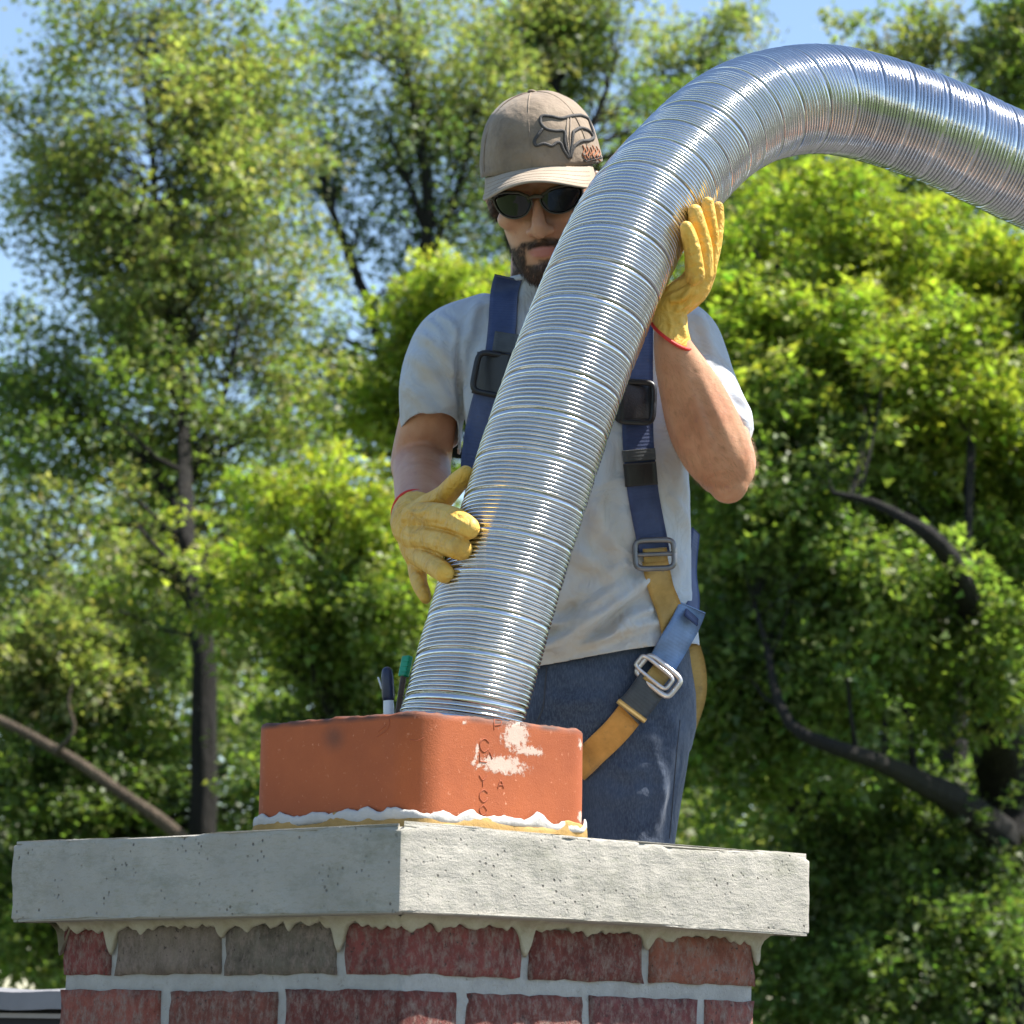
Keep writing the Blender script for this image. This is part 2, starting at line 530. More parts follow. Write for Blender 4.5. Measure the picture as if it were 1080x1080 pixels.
M['white'] = simple('white_plastic', (0.7, 0.72, 0.75), 0.35, bscale=200)
M['green'] = simple('green_plastic', (0.0, 0.28, 0.13), 0.3, bscale=200)
M['grass'] = simple('lawn', (0.05, 0.075, 0.02), 0.95, vs=0.6, var=0.4, bscale=8, bdist=0.05)


def bark(name, a, b):
    m, nt, bs = new_mat(name)
    v = coords(nt, (1, 1, 0.18))
    nt.links.new(mix(nt, noise_fac(nt, 14, 6, 0.7, v, 0.35, 0.65), a, b), bs.inputs['Base Color'])
    bs.inputs['Roughness'].default_value = 0.95
    bump(nt, bs, noise_fac(nt, 18, 6, 0.7, v, 0.3, 0.7), 1.0, 0.04)
    return m


M['bark'] = bark('dark_bark', (0.006, 0.005, 0.0045), (0.020, 0.016, 0.013))
M['bark2'] = bark('brown_bark', (0.07, 0.05, 0.035), (0.16, 0.12, 0.085))


def leaf_mat(name):
    m, nt, bs = new_mat(name)
    a = nt.nodes.new('ShaderNodeAttribute'); a.attribute_name = 'leafcol'
    nt.links.new(a.outputs['Color'], bs.inputs['Base Color'])
    bs.inputs['Roughness'].default_value = 0.5
    bs.inputs['Specular IOR Level'].default_value = 0.5
    tr = nt.nodes.new('ShaderNodeBsdfTranslucent')
    g = mix(nt, 1.0, a.outputs['Color'], (0.86, 1.0, 0.42), 'MULTIPLY')
    g2 = nt.nodes.new('ShaderNodeVectorMath'); g2.operation = 'SCALE'; g2.inputs['Scale'].default_value = 1.9
    nt.links.new(g, g2.inputs[0]); nt.links.new(g2.outputs[0], tr.inputs[0])
    ms = nt.nodes.new('ShaderNodeMixShader'); ms.inputs[0].default_value = 0.5
    nt.links.new(bs.outputs[0], ms.inputs[1]); nt.links.new(tr.outputs[0], ms.inputs[2])
    nt.links.new(ms.outputs[0], nt.nodes['Material Output'].inputs[0])
    return m


M['leaf'] = leaf_mat('green_leaves')

# ------------------------------------------------------------ ground and house below the camera
g = mesh('ground', [(-900, -900, 0), (900, -900, 0), (900, 1200, 0), (-900, 1200, 0)], [(0, 1, 2, 3)])
tag(link('ground', g, M['grass'], smooth=False), kind='structure')

house = empty('house', (0, 3, 0))
tag(house, 'low pitched shingled house roof that carries the brick chimney', 'house')
mb = MB()
RZ = 5.62; RY = 5.35; SL = math.tan(R(12))
def roof_z(x, y): return RZ - abs(y - RY) * SL
mb.add([(-5, -0.8, roof_z(0, -0.8)), (5, -0.8, roof_z(0, -0.8)), (5, RY, RZ), (-5, RY, RZ), (5, 10.6, roof_z(0, 10.6)), (-5, 10.6, roof_z(0, 10.6)),
        (-5, -0.8, roof_z(0, -0.8) - .15), (5, -0.8, roof_z(0, -0.8) - .15), (5, RY, RZ - .15), (-5, RY, RZ - .15), (5, 10.6, roof_z(0, 10.6) - .15), (-5, 10.6, roof_z(0, 10.6) - .15)],
       [(0, 1, 2, 3), (3, 2, 4, 5), (7, 6, 9, 8), (8, 9, 11, 10), (0, 6, 7, 1), (4, 10, 11, 5), (1, 7, 8, 2), (2, 8, 10, 4), (3, 9, 6, 0), (5, 11, 9, 3)])
mb.build('roof', M['shingle'], house, False)
mb = MB()
mb.add([(-4.5, -0.3, 0), (4.5, -0.3, 0), (4.5, 10.1, 0), (-4.5, 10.1, 0), (-4.5, -0.3, 4.2), (4.5, -0.3, 4.2), (4.5, 10.1, 4.4), (-4.5, 10.1, 4.4), (-4.5, RY, 5.4), (4.5, RY, 5.4)],
       [(0, 1, 5, 4), (1, 2, 6, 9, 5), (2, 3, 7, 6), (3, 0, 4, 8, 7)])
mb.build('wall', M['siding'], house, False)

# capped parapet at the left, behind the chimney
par = empty('roof_parapet', at(-20, 1075, 6.6))
tag(par, 'low dark parapet with pale grey coping at the lower left', 'parapet')
def prow(name, y0, y1, Ya, th, mt, prz=0.0):
    a = at(-330, y0, Ya); b = at(128, y0 + 6, Ya); c = at(-330, y1, Ya).z
    mb = MB()
    nx = 24
    V = []; Fc = []
    for i in range(nx + 1):
        t = i / nx
        x = a.x + (b.x - a.x) * t; zt = a.z + (b.z - a.z) * t + 0.002 * math.sin(i * 1.3) * (prz > 0)
        zb = zt - (a.z - c)
        V += [(x, Ya, zt), (x, Ya + th, zt + prz), (x, Ya + th, zb), (x, Ya, zb)]
    for i in range(nx):
        for k in range(4):
            k2 = (k + 1) % 4
            Fc.append((i * 4 + k, i * 4 + k2, i * 4 + 4 + k2, i * 4 + 4 + k))
    Fc += [(3, 2, 1, 0), (nx * 4, nx * 4 + 1, nx * 4 + 2, nx * 4 + 3)]
    mb.add(V, Fc)
    return mb.build(name, mt, par, False)
prow('coping', 1041, 1060, 6.60, 0.30, M['coping'], 0.01)
prow('wall', 1060.2, 1420, 6.64, 0.22, M['darkwall'])
prow('trim', 1064, 1069, 6.625, 0.014, M['trim'])

# ------------------------------------------------------------ chimney
K = at(423, 868, 4.0)                 # near top corner of the crown
TOP = K.z
chim = empty('brick_chimney', (K.x, K.y + 0.534, 4.6))
tag(chim, 'weathered red brick chimney under a thick whitewashed concrete crown', 'chimney')
ALPHA = R(45.2)
CC = Vector((K.x, K.y, 0)) + Vector((math.cos(ALPHA) - math.sin(ALPHA), math.sin(ALPHA) + math.cos(ALPHA), 0)) * 0.378
BOT = TOP - 0.105
RZM = Matrix.Rotation(ALPHA, 3, 'Z')  # local x runs along the right face, local y along the left face


def cl(x, y, z):
    """chimney local (origin at centre) to world"""
    return RZM @ Vector((x, y, 0)) + Vector((CC.x, CC.y, z))


H = 0.378
# crown slab, hand formed: dense grid displaced
def slab():
    n = 130
    top_r = 0.012
    prof = []   # (inset, z) going from underside in, round the bottom arris, up the side, round the top arris, up the wash
    prof += [(0.10, BOT), (0.05, BOT + .0005), (0.02, BOT), (0.006, BOT + .0002), (0.003, BOT + 0.0004), (0.0010, BOT + .0014)]
    nz = 16
    for i in range(nz + 1):
        prof.append((0.0, BOT + 0.003 + (TOP - BOT - 0.006) * i / nz))
    prof += [(0.0007, TOP - .0016), (0.0022, TOP - 0.0005), (0.0050, TOP), (0.011, TOP + 0.0004), (0.02, TOP + 0.0010), (0.05, TOP + 0.0035), (0.10, TOP + 0.005), (0.15, TOP + 0.007), (0.19, TOP + 0.009)]
    V = []
    cnt = 4 * n
    for ins, z in prof:
        h = H - ins
        for s in range(4):
            for i in range(n):
                t = -1 + 2 * i / n
                # corner rounding
                p = [(t, -1), (1, t), (-t, 1), (-1, -t)][s]
                q = Vector((p[0] * h, p[1] * h, 0))
                rr = 0.005
                cxx = max(abs(q.x) - (h - rr), 0); cyy = max(abs(q.y) - (h - rr), 0)
                L = math.hypot(cxx, cyy)
                if L > rr:
                    q.x = math.copysign(h - rr + cxx * rr / L, q.x); q.y = math.copysign(h - rr + cyy * rr / L, q.y)
                d = Vector((q.x, q.y, 0)).normalized()
                n1 = noise.fractal(Vector((q.x * 6, q.y * 6, z * 6 + 3)), 1.0, 2.0, 4)
                n2 = noise.fractal(Vector((q.x * 34, q.y * 34, z * 34 + 9)), 1.0, 2.0, 3)
                # chipped far-left and right corners
                amt = 0.004 * n1 + 0.0016 * n2
                q += d * amt
                edge_ = max(0, 1 - min(z - BOT, TOP - z if z < TOP else 0) / 0.009) if ins < 0.012 else 0
                chip = max(0, noise.fractal(Vector((p[0] * 11, p[1] * 11, 2 if z > (TOP + BOT) / 2 else 7)), 1, 2, 3) - 0.22)
                q -= d * (0.012 * chip * edge_)
                zz = z
                m1 = noise.fractal(Vector((p[0] * 2.6, p[1] * 2.6, 3)), 1.0, 2.0, 4); m2 = noise.fractal(Vector((p[0] * 14, p[1] * 14, 9)), 1.0, 2.0, 3)
                hgt = (z - BOT) / (TOP - BOT)
                inn = max(0, 1 - ins / 0.17) ** 2
                zz += max(0, 1 - 2 * hgt) * inn * (0.0035 * m1 + 0.0015 * m2)
                zz += min(1, max(0, 2 * hgt - 1)) * inn * (0.0045 * m1 + 0.0010 * m2)
                corner = max(0, 1 - (math.hypot(abs(p[0]) - 1, abs(p[1]) - 1)) / 0.25)
                zz -= min(1, max(0, 2 * hgt - 1)) * inn * 0.005 * corner ** 2
                V.append(Vector((q.x, q.y, zz)))
    Fc = []
    for r in range(len(prof) - 1):
        for k in range(cnt):
            k2 = (k + 1) % cnt
            Fc.append((r * cnt + k, r * cnt + k2, (r + 1) * cnt + k2, (r + 1) * cnt + k))
    return V, Fc
V, Fc = slab()
me = mesh('crown', [(v.x, v.y, v.z - TOP) for v in V], Fc)
o = link('crown', me, M['crown'], chim)
me.set_sharp_from_angle(angle=R(32))
o.matrix_parent_inverse = Matrix.Identity(4)
o.location = Vector((CC.x, CC.y, TOP)) - chim.location
o.rotation_euler = (0, 0, ALPHA)
tag(o, 'thick whitewashed concrete crown slab')

# bricks, each one an object
BH = 0.0655; JT = 0.0165; BD = 0.1
HB = 0.327                                    # half side of the shaft
JV = 0.0145
BLEN = (2 * HB - 2 * JV) / 3
PITCH = BLEN + JV
BLEN2 = (2 * HB - 2 * BD - 3 * JV) / 2

def brick_mesh(L, W, Hh, seed):
    bm = bmesh.new()
    nx = max(4, int(L / 0.016)); ny = max(3, int(W / 0.016)); nz = 5
    vs = {}
    def vert(i, j, k):
        key = (i, j, k)
        if key not in vs:
            x = (i / nx - .5) * L; y = (j / ny - .5) * W; z = (k / nz - .5) * Hh
            # round the arrises
            ex = 0.0035
            e = [(abs(x) > L / 2 - 1e-6), (abs(y) > W / 2 - 1e-6), (abs(z) > Hh / 2 - 1e-6)]
            v = Vector((x, y, z))
            if sum(e) >= 2:
                for a in range(3):
                    if e[a]: v[a] -= math.copysign(ex * (0.45 + 0.9 * abs(noise.noise(Vector((x * 40, y * 40, z * 40 + seed))))), v[a])
            nn = noise.fractal(Vector((x * 30 + seed * 3.1, y * 30, z * 30)), 1, 2, 3)
            d = v.normalized()
            v += Vector((math.copysign(1, x) * e[0], math.copysign(1, y) * e[1], math.copysign(1, z) * e[2])) * 0.0022 * nn
            vs[key] = bm.verts.new(v)
        return vs[key]
    for (A, B, fix, lim) in ((0, 1, 2, nz), (0, 2, 1, ny), (1, 2, 0, nx)):
        n_ = (nx, ny, nz)
        for side in (0, lim):
            for i in range(n_[A]):
                for j in range(n_[B]):
                    q = []
                    for di, dj in ((0, 0), (1, 0), (1, 1), (0, 1)):
                        idx = [0, 0, 0]; idx[A] = i + di; idx[B] = j + dj; idx[fix] = side
                        q.append(vert(*idx))
                    try: bm.faces.new(q)
                    except ValueError: pass
    bmesh.ops.recalc_face_normals(bm, faces=bm.faces)
    me = bpy.data.meshes.new('brick'); bm.to_mesh(me); bm.free()
    me.materials.append(M['brick'])
    me.polygons.foreach_set('use_smooth', np.ones(len(me.polygons), dtype=bool))
    return me

brick_variants = [brick_mesh(BLEN, BD, BH, s) for s in range(4)]
reds = [(0.29, 0.075, 0.055), (0.24, 0.050, 0.040), (0.33, 0.11, 0.08), (0.26, 0.075, 0.06)]
greys = [(0.22, 0.20, 0.15), (0.24, 0.19, 0.155), (0.27, 0.19, 0.155)]
rb = random.Random(4)
course_top0 = BOT - 0.006
for row in range(8):
    zc = course_top0 - BH / 2 - row * (BH + JT)
    if zc < 5.45: break
    for s in range(4):
        rot = ALPHA + s * math.pi / 2
        full = (s % 2 == 0) == (row % 2 == 0)
        for i in range(3 if full else 2):
            # three stretchers on one pair of walls show their ends on the other pair, which has two between them
            x = -HB + BLEN / 2 + i * PITCH if full else -HB + BD + JV + BLEN2 / 2 + i * (BLEN2 + JV)
            p = Matrix.Rotation(s * math.pi / 2, 3, 'Z') @ Vector((x, -HB + BD / 2, 0))
            o = bpy.data.objects.new('brick', brick_variants[rb.randrange(4)])
            C.objects.link(o)
            o.parent = chim
            o.location = cl(p.x, p.y, zc + rb.uniform(-.0012, .0012)) + RZM @ (Matrix.Rotation(s * math.pi / 2, 3, 'Z') @ Vector((rb.uniform(-.002, .002), rb.uniform(-.0022, .0006), 0))) - chim.location
            o.rotation_euler = (0, rb.uniform(-.006, .006), rot + rb.uniform(-.006, .006))
            if row == 0 and s == 3: c = greys[rb.randrange(3)]
            elif row == 0 and s == 0: c = reds[i % 4]
            else: c = rb.choice(reds + reds + greys[2:])
            o.color = (*[q * rb.uniform(.9, 1.12) for q in c], 1)
# mortar shaft (hollow), its face just behind the brick faces
mb = MB()
nH = 60
zs = np.linspace(5.40, BOT + 0.002, 40)
hm = HB - 0.0046
V = []
for z in zs:
    for s in range(4):
        for i in range(nH):
            t = -1 + 2 * i / nH
            p = [(t, -1), (1, t), (-t, 1), (-1, -t)][s]
            q = Vector((p[0] * hm, p[1] * hm, z))
            d = Vector([(0, -1, 0), (1, 0, 0), (0, 1, 0), (-1, 0, 0)][s])
            q += d * (0.0014 * noise.fractal(q * 28, 1, 2, 3))
            V.append(cl(q.x, q.y, z))
cnt = 4 * nH
Fc = [(r * cnt + k, r * cnt + (k + 1) % cnt, (r + 1) * cnt + (k + 1) % cnt, (r + 1) * cnt + k) for r in range(len(zs) - 1) for k in range(cnt)]
b0 = len(V)
for z in (5.40, BOT + 0.002):
    for p in ((-1, -1), (1, -1), (1, 1), (-1, 1)):
        V.append(cl(p[0] * 0.215, p[1] * 0.215, z))
for k in range(4): Fc.append((b0 + k, b0 + 4 + k, b0 + 4 + (k + 1) % 4, b0 + (k + 1) % 4))
mb.add(V, Fc).build('mortar', M['mortar'], chim)

# squeezed-out mortar fringe under the crown: scalloped lower edge with teeth over the head joints
def fringe(s, seed):
    rt = random.Random(seed)
    teeth = [(rt.uniform(-HB, HB), rt.choice((.001, .002, .003, .006)), rt.uniform(.006, .018)) for _ in range(16)]
    n = 260
    V = []
    rows = 7
    def prof_len(u):
        a = 0.0065 + 0.017 * abs(noise.noise(Vector((u * 13, seed, 0)))) + 0.004 * noise.noise(Vector((u * 40, seed, 0))) + 0.004 * noise.noise(Vector((u * 60, seed, 4)))
        j = [-HB + BLEN + JV / 2, -HB + BLEN * 2 + JV * 1.5, HB] if s % 2 == 0 else [HB - BD - JV / 2, HB - BD - JV * 1.5 - BLEN2, -HB + BD + JV / 2]
        x = -HB + u * 2 * HB
        for q, hgt in zip(j, (0.034, 0.014, 0.038)):
            a += hgt * math.exp(-(abs(x - q + 0.002) / (0.0085 + 0.003 * hgt / .05)) ** 3) * (0.75 + 0.5 * noise.noise(Vector((q * 9, seed, 5))))
            a += 0.004 * math.exp(-((x - q) / 0.022) ** 2)
        for tx_, th_, tw_ in teeth: a += th_ * max(0, 1 - ((x - tx_) / tw_) ** 2)
        a += 0.006 * max(0, noise.noise(Vector((u * 45, seed, 2))))
        return max(0.005, a)
    for i in range(n + 1):
        u = i / n
        L = prof_len(u)
        x = -HB - 0.004 + u * (2 * HB + 0.008)
        for r in range(rows + 1):
            t = r / rows
            z = BOT + 0.003 - (L + 0.003) * t
            out = 0.034 * (1 - t) ** 6 + 0.0035 * (1 - t) + 0.0028 + 0.0018 * noise.noise(Vector((u * 60, t * 3, seed)))
            if t == 1: out = 0.0005
            y = -HB - out
            p = Matrix.Rotation(s * math.pi / 2, 3, 'Z') @ Vector((x, y, 0))
            V.append(cl(p.x, p.y, z))
    for r in range(2):  # back edge inside the wall
        pass
    Fc = []
    w = rows + 1
    for i in range(n):
        for r in range(rows):
            Fc.append((i * w + r, i * w + r + 1, (i + 1) * w + r + 1, (i + 1) * w + r))
    # back side
    b = len(V)
    for i in range(n + 1):
        u = i / n
        x = -HB - 0.004 + u * (2 * HB + 0.008)
        p = Matrix.Rotation(s * math.pi / 2, 3, 'Z') @ Vector((x, -HB + 0.02, 0))
        V.append(cl(p.x, p.y, BOT + 0.003))
        V.append(cl(p.x, p.y, BOT - 0.004))
    for i in range(n):
        Fc.append((b + 2 * i, i * w, (i + 1) * w, b + 2 * i + 2))
        Fc.append((i * w + rows, b + 2 * i + 1, b + 2 * i + 3, (i + 1) * w + rows))
    return V, Fc
for s in range(4):
    MB().add(*fringe(s, s * 7.3 + 1)).build('mortar_drip', M['drip'], chim)

# ------------------------------------------------------------ clay flue tile
def fl(x, y, z): return cl(x + .0075, y - .0075, z)
FZ0 = TOP - 0.02; FZ1 = at(446, 752, 4.33).z
flue = empty('flue_tile', (CC.x, CC.y, TOP + 0.02))
tag(flue, 'orange clay flue tile with cement smears set in the chimney crown', 'flue tile')

def rsq(h, r, n=16, m=40):
    """rounded square outline, corners with n steps, straight sides with m"""
    pts = []
    for sx, sy, a0 in ((1, -1, -90), (1, 1, 0), (-1, 1, 90), (-1, -1, 180)):
        cx_, cy_ = sx * (h - r), sy * (h - r)
        for k in range(n + 1):
            a = R(a0 + 90 * k / n)
            pts.append((cx_ + r * math.cos(a), cy_ + r * math.sin(a)))
        x0, y0 = pts[-1]
        dx, dy = -math.sin(R(a0 + 90)), math.cos(R(a0 + 90))
        for k in range(1, m):
            q = 2 * (h - r) * k / m
            pts.append((x0 + dx * q, y0 + dy * q))
    return pts
FH = 0.1665
prf = [(0, FZ0), (0, FZ0 + .01)] + [(0, FZ0 + .01 + (FZ1 - FZ0 - .014) * i / 30) for i in range(1, 31)] + [(0.0015, FZ1 - 0.0015), (0.004, FZ1), (0.010, FZ1 + .0005), (0.017, FZ1), (0.0195, FZ1 - 0.002)] + [(0.020, FZ1 - 0.01 - 0.5 * i / 6) for i in range(7)]
V = []
for ins, z in prf:
    ps = rsq(FH - ins, 0.046 - ins)
    for (x, y) in ps:
        nn = noise.fractal(Vector((x * 25, y * 25, 1)), 1, 2, 4); n3 = noise.fractal(Vector((x * 120, y * 120, z * 60)), 1, 2, 2)
        zz = z
        if z > FZ1 - 0.004: zz += 0.0022 * nn + 0.0014 * n3
        k = 1 + 0.004 * noise.noise(Vector((x * 8, y * 8, z * 8)))
        V.append(fl(x * k, y * k, zz))
cnt = len(ps)
Fc = [(r * cnt + k, r * cnt + (k + 1) % cnt, (r + 1) * cnt + (k + 1) % cnt, (r + 1) * cnt + k) for r in range(len(prf) - 1) for k in range(cnt)]
me = mesh('tile_wall', V, Fc)
VN = np.array([tuple(v) for v in V])
x, y = pix_np(VN)
def blob(cx, cy, rx, ry, ang=0):
    c, s_ = math.cos(R(ang)), math.sin(R(ang))
    u = ((x - cx) * c + (y - cy) * s_) / rx; w = (-(x - cx) * s_ + (y - cy) * c) / ry
    return np.clip(1.25 - np.sqrt(u * u + w * w), 0, 1)
near = VN[:, 1] < CC.y
cem = np.maximum.reduce([blob(544, 776, 18, 20, 0), blob(558, 792, 22, 6, 8), blob(530, 807, 34, 12, 8) , blob(503, 792, 2.5, 12, 0), blob(612, 785, 2.2, 9, -8), blob(491, 762, 5, 3, 0) * .8, blob(500, 806, 8, 2, 45), blob(612, 862, 3, 8)]) * near
soot = (np.clip((VN[:, 2] - (FZ1 - 0.0075)) / 0.004, 0, 1) * np.array([0.62 + 0.6 * noise.noise(Vector(v) * 40) for v in V])).clip(0, 0.85)
soot = np.maximum(soot, blob(352, 778, 12, 14) * 0.55 * near)
inner = np.arange(len(V)) // cnt >= 33
soot = np.where(inner, 0.75, soot)
a = me.attributes.new('cement', 'FLOAT', 'POINT'); a.data.foreach_set('value', cem.astype(np.float32))
a = me.attributes.new('soot', 'FLOAT', 'POINT'); a.data.foreach_set('value', soot.astype(np.float32))
wall = link('tile_wall', me, M['clay'], flue)
bv_flue = BVHTree.FromPolygons([tuple(v) for v in V], Fc)


def cast(bv, px, py):
    d = CAM_M.to_3x3() @ Vector(((px - 540) / F, (540 - py) / F, -1))
    h = bv.ray_cast(EYE, d.normalized())
    return h[0], h[1]


def stroke(bv, pl, r, lift=0.0, m=4, n=8, flatten=1.0):
    """raised cord following pixels over a surface"""
    pts = []
    for a_, b_ in spline(pl, m):
        p, nn = cast(bv, a_, b_)
        if p is None: continue
        pts.append(p + (nn if nn.y < 0 else -nn) * lift)
    if len(pts) < 2: return [], []
    return tube(pts, r, n)

# stacked pressed letters, drawn as thin cords whose darker colour stands for groove shade
letters = {
    'P': [[(521, 769), (521, 759)], [(521, 759), (528, 760), (528, 764), (521, 765)]],
    'C': [[(515.5, 783), (511, 779), (506.5, 783), (506.5, 789), (510.5, 793), (515, 790)]],
    'L': [[(506, 794.5), (506, 803)], [(506, 803), (513, 804)]],
    'A': [[(513, 799), (516, 792)], [(516, 792), (519, 800)]],
    'Y': [[(505.5, 818), (509, 823), (513.5, 818)], [(509, 823), (509, 829)]],
    'C2': [[(514, 836), (510, 833), (506, 837), (506, 842), (510, 846), (514, 843)]],
    'O': [[(509.5, 849), (505.5, 854), (509, 860), (513.5, 855), (509.5, 849)]],
    'A2': [[(525, 831), (528, 823), (531, 831)], [(526, 828), (530, 828)]],
}
for k_, sts in letters.items():
    mb = MB()
    for st_ in sts:
        v_, f_ = stroke(bv_flue, st_, 0.0009, 0.0001, 3, 6)
        if v_: mb.add(v_, f_)
    mb.build('letter', M['claydark'], flue)
for pl in ([(398, 777), (408, 770), (411, 762), (410, 757)], [(432, 780), (440, 781), (447, 778)], [(399, 772), (407, 765)]):
    v_, f_ = stroke(bv_flue, pl, 0.0006, 0.0001, 4, 6)
    if v_: MB().add(v_, f_).build('scratch', M['claydark'], flue)

# lumpy sealant bead round the foot, yellow foam under it
def bead(r_out, z0, hgt, amp, seed, lumps):
    ps = rsq(FH + 0.002, 0.047)
    n = len(ps); m_ = 12
    V = []
    for i, (x_, y_) in enumerate(ps):
        d = Vector((x_, y_, 0)).normalized()
        ww = r_out * (1 + amp * noise.fractal(Vector((x_ * lumps, y_ * lumps, seed)), 1, 2, 3))
        hh = hgt * (1 + amp * 1.3 * noise.fractal(Vector((x_ * lumps, y_ * lumps, seed + 9)), 1, 2, 3))
        base = z0 + 0.004 * noise.noise(Vector((x_ * 14, y_ * 14, seed + 4)))
        for k in range(m_):
            a_ = 2 * math.pi * k / m_
            q = Vector((x_, y_, 0)) + d * (ww * (0.5 + 0.75 * math.cos(a_)))
            jj = 0.0012 * noise.noise(Vector((x_ * 150, y_ * 150, a_ * 2)))
            V.append(fl(q.x, q.y, base + hh * 0.5 + hh * 0.5 * math.sin(a_) + jj))
    Fc = [(i * m_ + k, i * m_ + (k + 1) % m_, ((i + 1) % n) * m_ + (k + 1) % m_, ((i + 1) % n) * m_ + k) for i in range(n) for k in range(m_)]
    return V, Fc
wash = TOP + 0.0385
MB().add(*bead(0.0045, wash - 0.015, 0.015, 0.5, 3, 34)).build('sealant', M['sealant'], flue)
MB().add(*bead(0.0045, wash - 0.033, 0.026, 0.35, 8, 12)).build('foam', M['foam'], flue)

# ------------------------------------------------------------ corrugated liner pipe
kp = [(452, 1100, 4.53), (456, 960, 4.53), (462, 860, 4.52), (473, 806, 4.51), (489, 752, 4.50), (520, 640, 4.52), (551.5, 538, 4.54), (584, 434, 4.56), (622, 335, 4.60), (644, 282, 4.63),
      (668, 234, 4.67), (692, 203, 4.71), (716, 177, 4.76), (735, 157, 4.79), (756, 138, 4.83), (795, 115.5, 4.88), (850, 103.5, 4.93), (909, 110, 4.98), (988, 137, 5.02), (1030, 157, 5.05), (1082, 181, 5.09), (1150, 215, 5.13), (1230, 268, 5.18), (1300, 345, 5.22), (1335, 440, 5.25)]
raw = spline([tuple(at(*k)) for k in kp], 24)
# smooth then resample by arc length
for _ in range(120):
    raw[1:-1] = raw[1:-1] * 0.5 + (raw[:-2] + raw[2:]) * 0.25
seg = np.linalg.norm(np.diff(raw, axis=0), axis=1); arc = np.concatenate([[0], np.cumsum(seg)])
PIPE_L = arc[-1]
def path(s):
    return np.stack([np.interp(s, arc, raw[:, i]) for i in range(3)], -1)
NS = 800
ss = np.linspace(0, PIPE_L, NS); PP = path(ss)
TT = np.gradient(PP, axis=0); TT /= np.linalg.norm(TT, axis=1)[:, None]
for _ in range(8):
    TT[1:-1] = (TT[:-2] + TT[2:] + 2 * TT[1:-1]); TT /= np.linalg.norm(TT, axis=1)[:, None]
A_ = np.zeros_like(PP); ref = np.array([1.0, 0, 0])
for i in range(NS):
    a_ = ref - TT[i] * ref.dot(TT[i]); a_ /= np.linalg.norm(a_); A_[i] = a_; ref = a_
B_ = np.cross(TT, A_)
BAND = 0.0575
nrib = 8
prof = []     # (u fraction of band, height)
flat = 0.16
prof += [(0.0, -0.0016), (flat * .10, 0.0006), (flat * .5, 0.0002), (flat * .88, -0.0006)]
for i in range(nrib):
    u0 = flat + (1 - flat) * i / nrib; du = (1 - flat) / nrib
    prof += [(u0 + du * t_, 0.0052 * (1 - abs(2 * t_ - 1) ** 3.2) - 0.0042) for t_ in (.0, .07, .16, .30, .5, .70, .84, .93)]
NB = len(prof); NTH = 72
RAD = 0.0815
nb = int(PIPE_L / BAND) - 2
th = 2 * math.pi * np.arange(NTH) / NTH
u = np.array([(b + p[0]) * BAND for b in range(nb + 1) for p in prof]); hh = np.array([p[1] for b in range(nb + 1) for p in prof])
rj = random.Random(3)
dent = np.array([rj.uniform(-.0006, .0006) for b in range(nb + 1) for p in prof])
Sg = u[:, None] + BAND * (th[None, :] / (2 * math.pi))
def ip(Q): return np.stack([np.interp(Sg, ss, Q[:, i]) for i in range(3)], -1)
Pc = ip(PP); Aa = ip(A_); Bb = ip(B_)
lump = np.array([[noise.noise(Vector((Pc[i, 0, 0] * 9 + math.cos(t) * .8, Pc[i, 0, 2] * 9 + math.sin(t) * .8, i * .012))) for t in th] for i in range(0, len(u), 6)])
lump = np.repeat(lump, 6, axis=0)[:len(u)]
rad = RAD + hh[:, None] + dent[:, None] * 0.5 + 0.0009 * lump
Vp = Pc + Aa * (rad * np.cos(th))[..., None] + Bb * (rad * np.sin(th))[..., None]
# faces; the seam joins row i to row i+NB, so the ribs wind as one helix
nr = len(u)
idx = np.arange(nr * NTH).reshape(nr, NTH)
q1 = np.stack([idx[:-1, :-1], idx[:-1, 1:], idx[1:, 1:], idx[1:, :-1]], -1).reshape(-1, 4)
q2 = np.stack([idx[NB:-1, -1], idx[:-1 - NB, 0] + NB * 0, idx[1:-NB, 0], idx[NB + 1:, -1]], -1)
# column NTH-1 at row i sits next to column 0 at row i+NB
q2 = np.stack([idx[:nr - NB - 1, -1], idx[NB:nr - 1, 0], idx[NB + 1:, 0], idx[1:nr - NB, -1]], -1)
pm = np_mesh('corrugated_wall', Vp.reshape(-1, 3), np.concatenate([q1, q2]))
pipe = empty('liner_pipe', tuple(path(np.array([0.3]))[0]))
tag(pipe, 'shiny ribbed stainless steel chimney liner pipe arching into the clay flue', 'metal pipe')
link('pipe_wall', pm, M['pipe'], pipe)

# ------------------------------------------------------------ pen-like tool and green tool standing in the flue
t1 = empty('marker_pen', at(408, 770, 4.55))
tag(t1, 'dark and white pen-like tool poking out of the flue left of the pipe', 'pen')
MB().add(*tube([at(411, 800, 4.56), at(410, 745, 4.56), at(409.5, 733, 4.56)], [.0075, .0075, .0065], 16)).build('tip_sleeve', M['white'], t1)
MB().add(*tube([at(409.6, 735, 4.56), at(408.5, 714, 4.56), at(408.3, 709, 4.56)], [.0088, .0086, .0075], 16)).build('barrel', M['navy'], t1)
MB().add(*tube([at(408.3, 712, 4.56), at(408.1, 708.5, 4.56)], [.0078, .006], 16)).build('cap_end', M['white'], t1)
MB().add(*tube([at(403, 726, 4.56), at(399, 715, 4.56)], [.0018, .0014], 8)).build('clip', M['white'], t1)
t2 = empty('green_handle', at(423, 760, 4.57))
tag(t2, 'small green plastic handle sticking up behind the foot of the pipe', 'tool')
mb = MB()
a_ = at(430, 692, 4.585); m_ = at(425.5, 714, 4.58); b_ = at(414, 790, 4.565)
rot = (a_ - m_).to_track_quat('Z', 'Y').to_matrix()
mb.box((a_ + m_) / 2, (0.015, 0.009, (a_ - m_).length), rot)
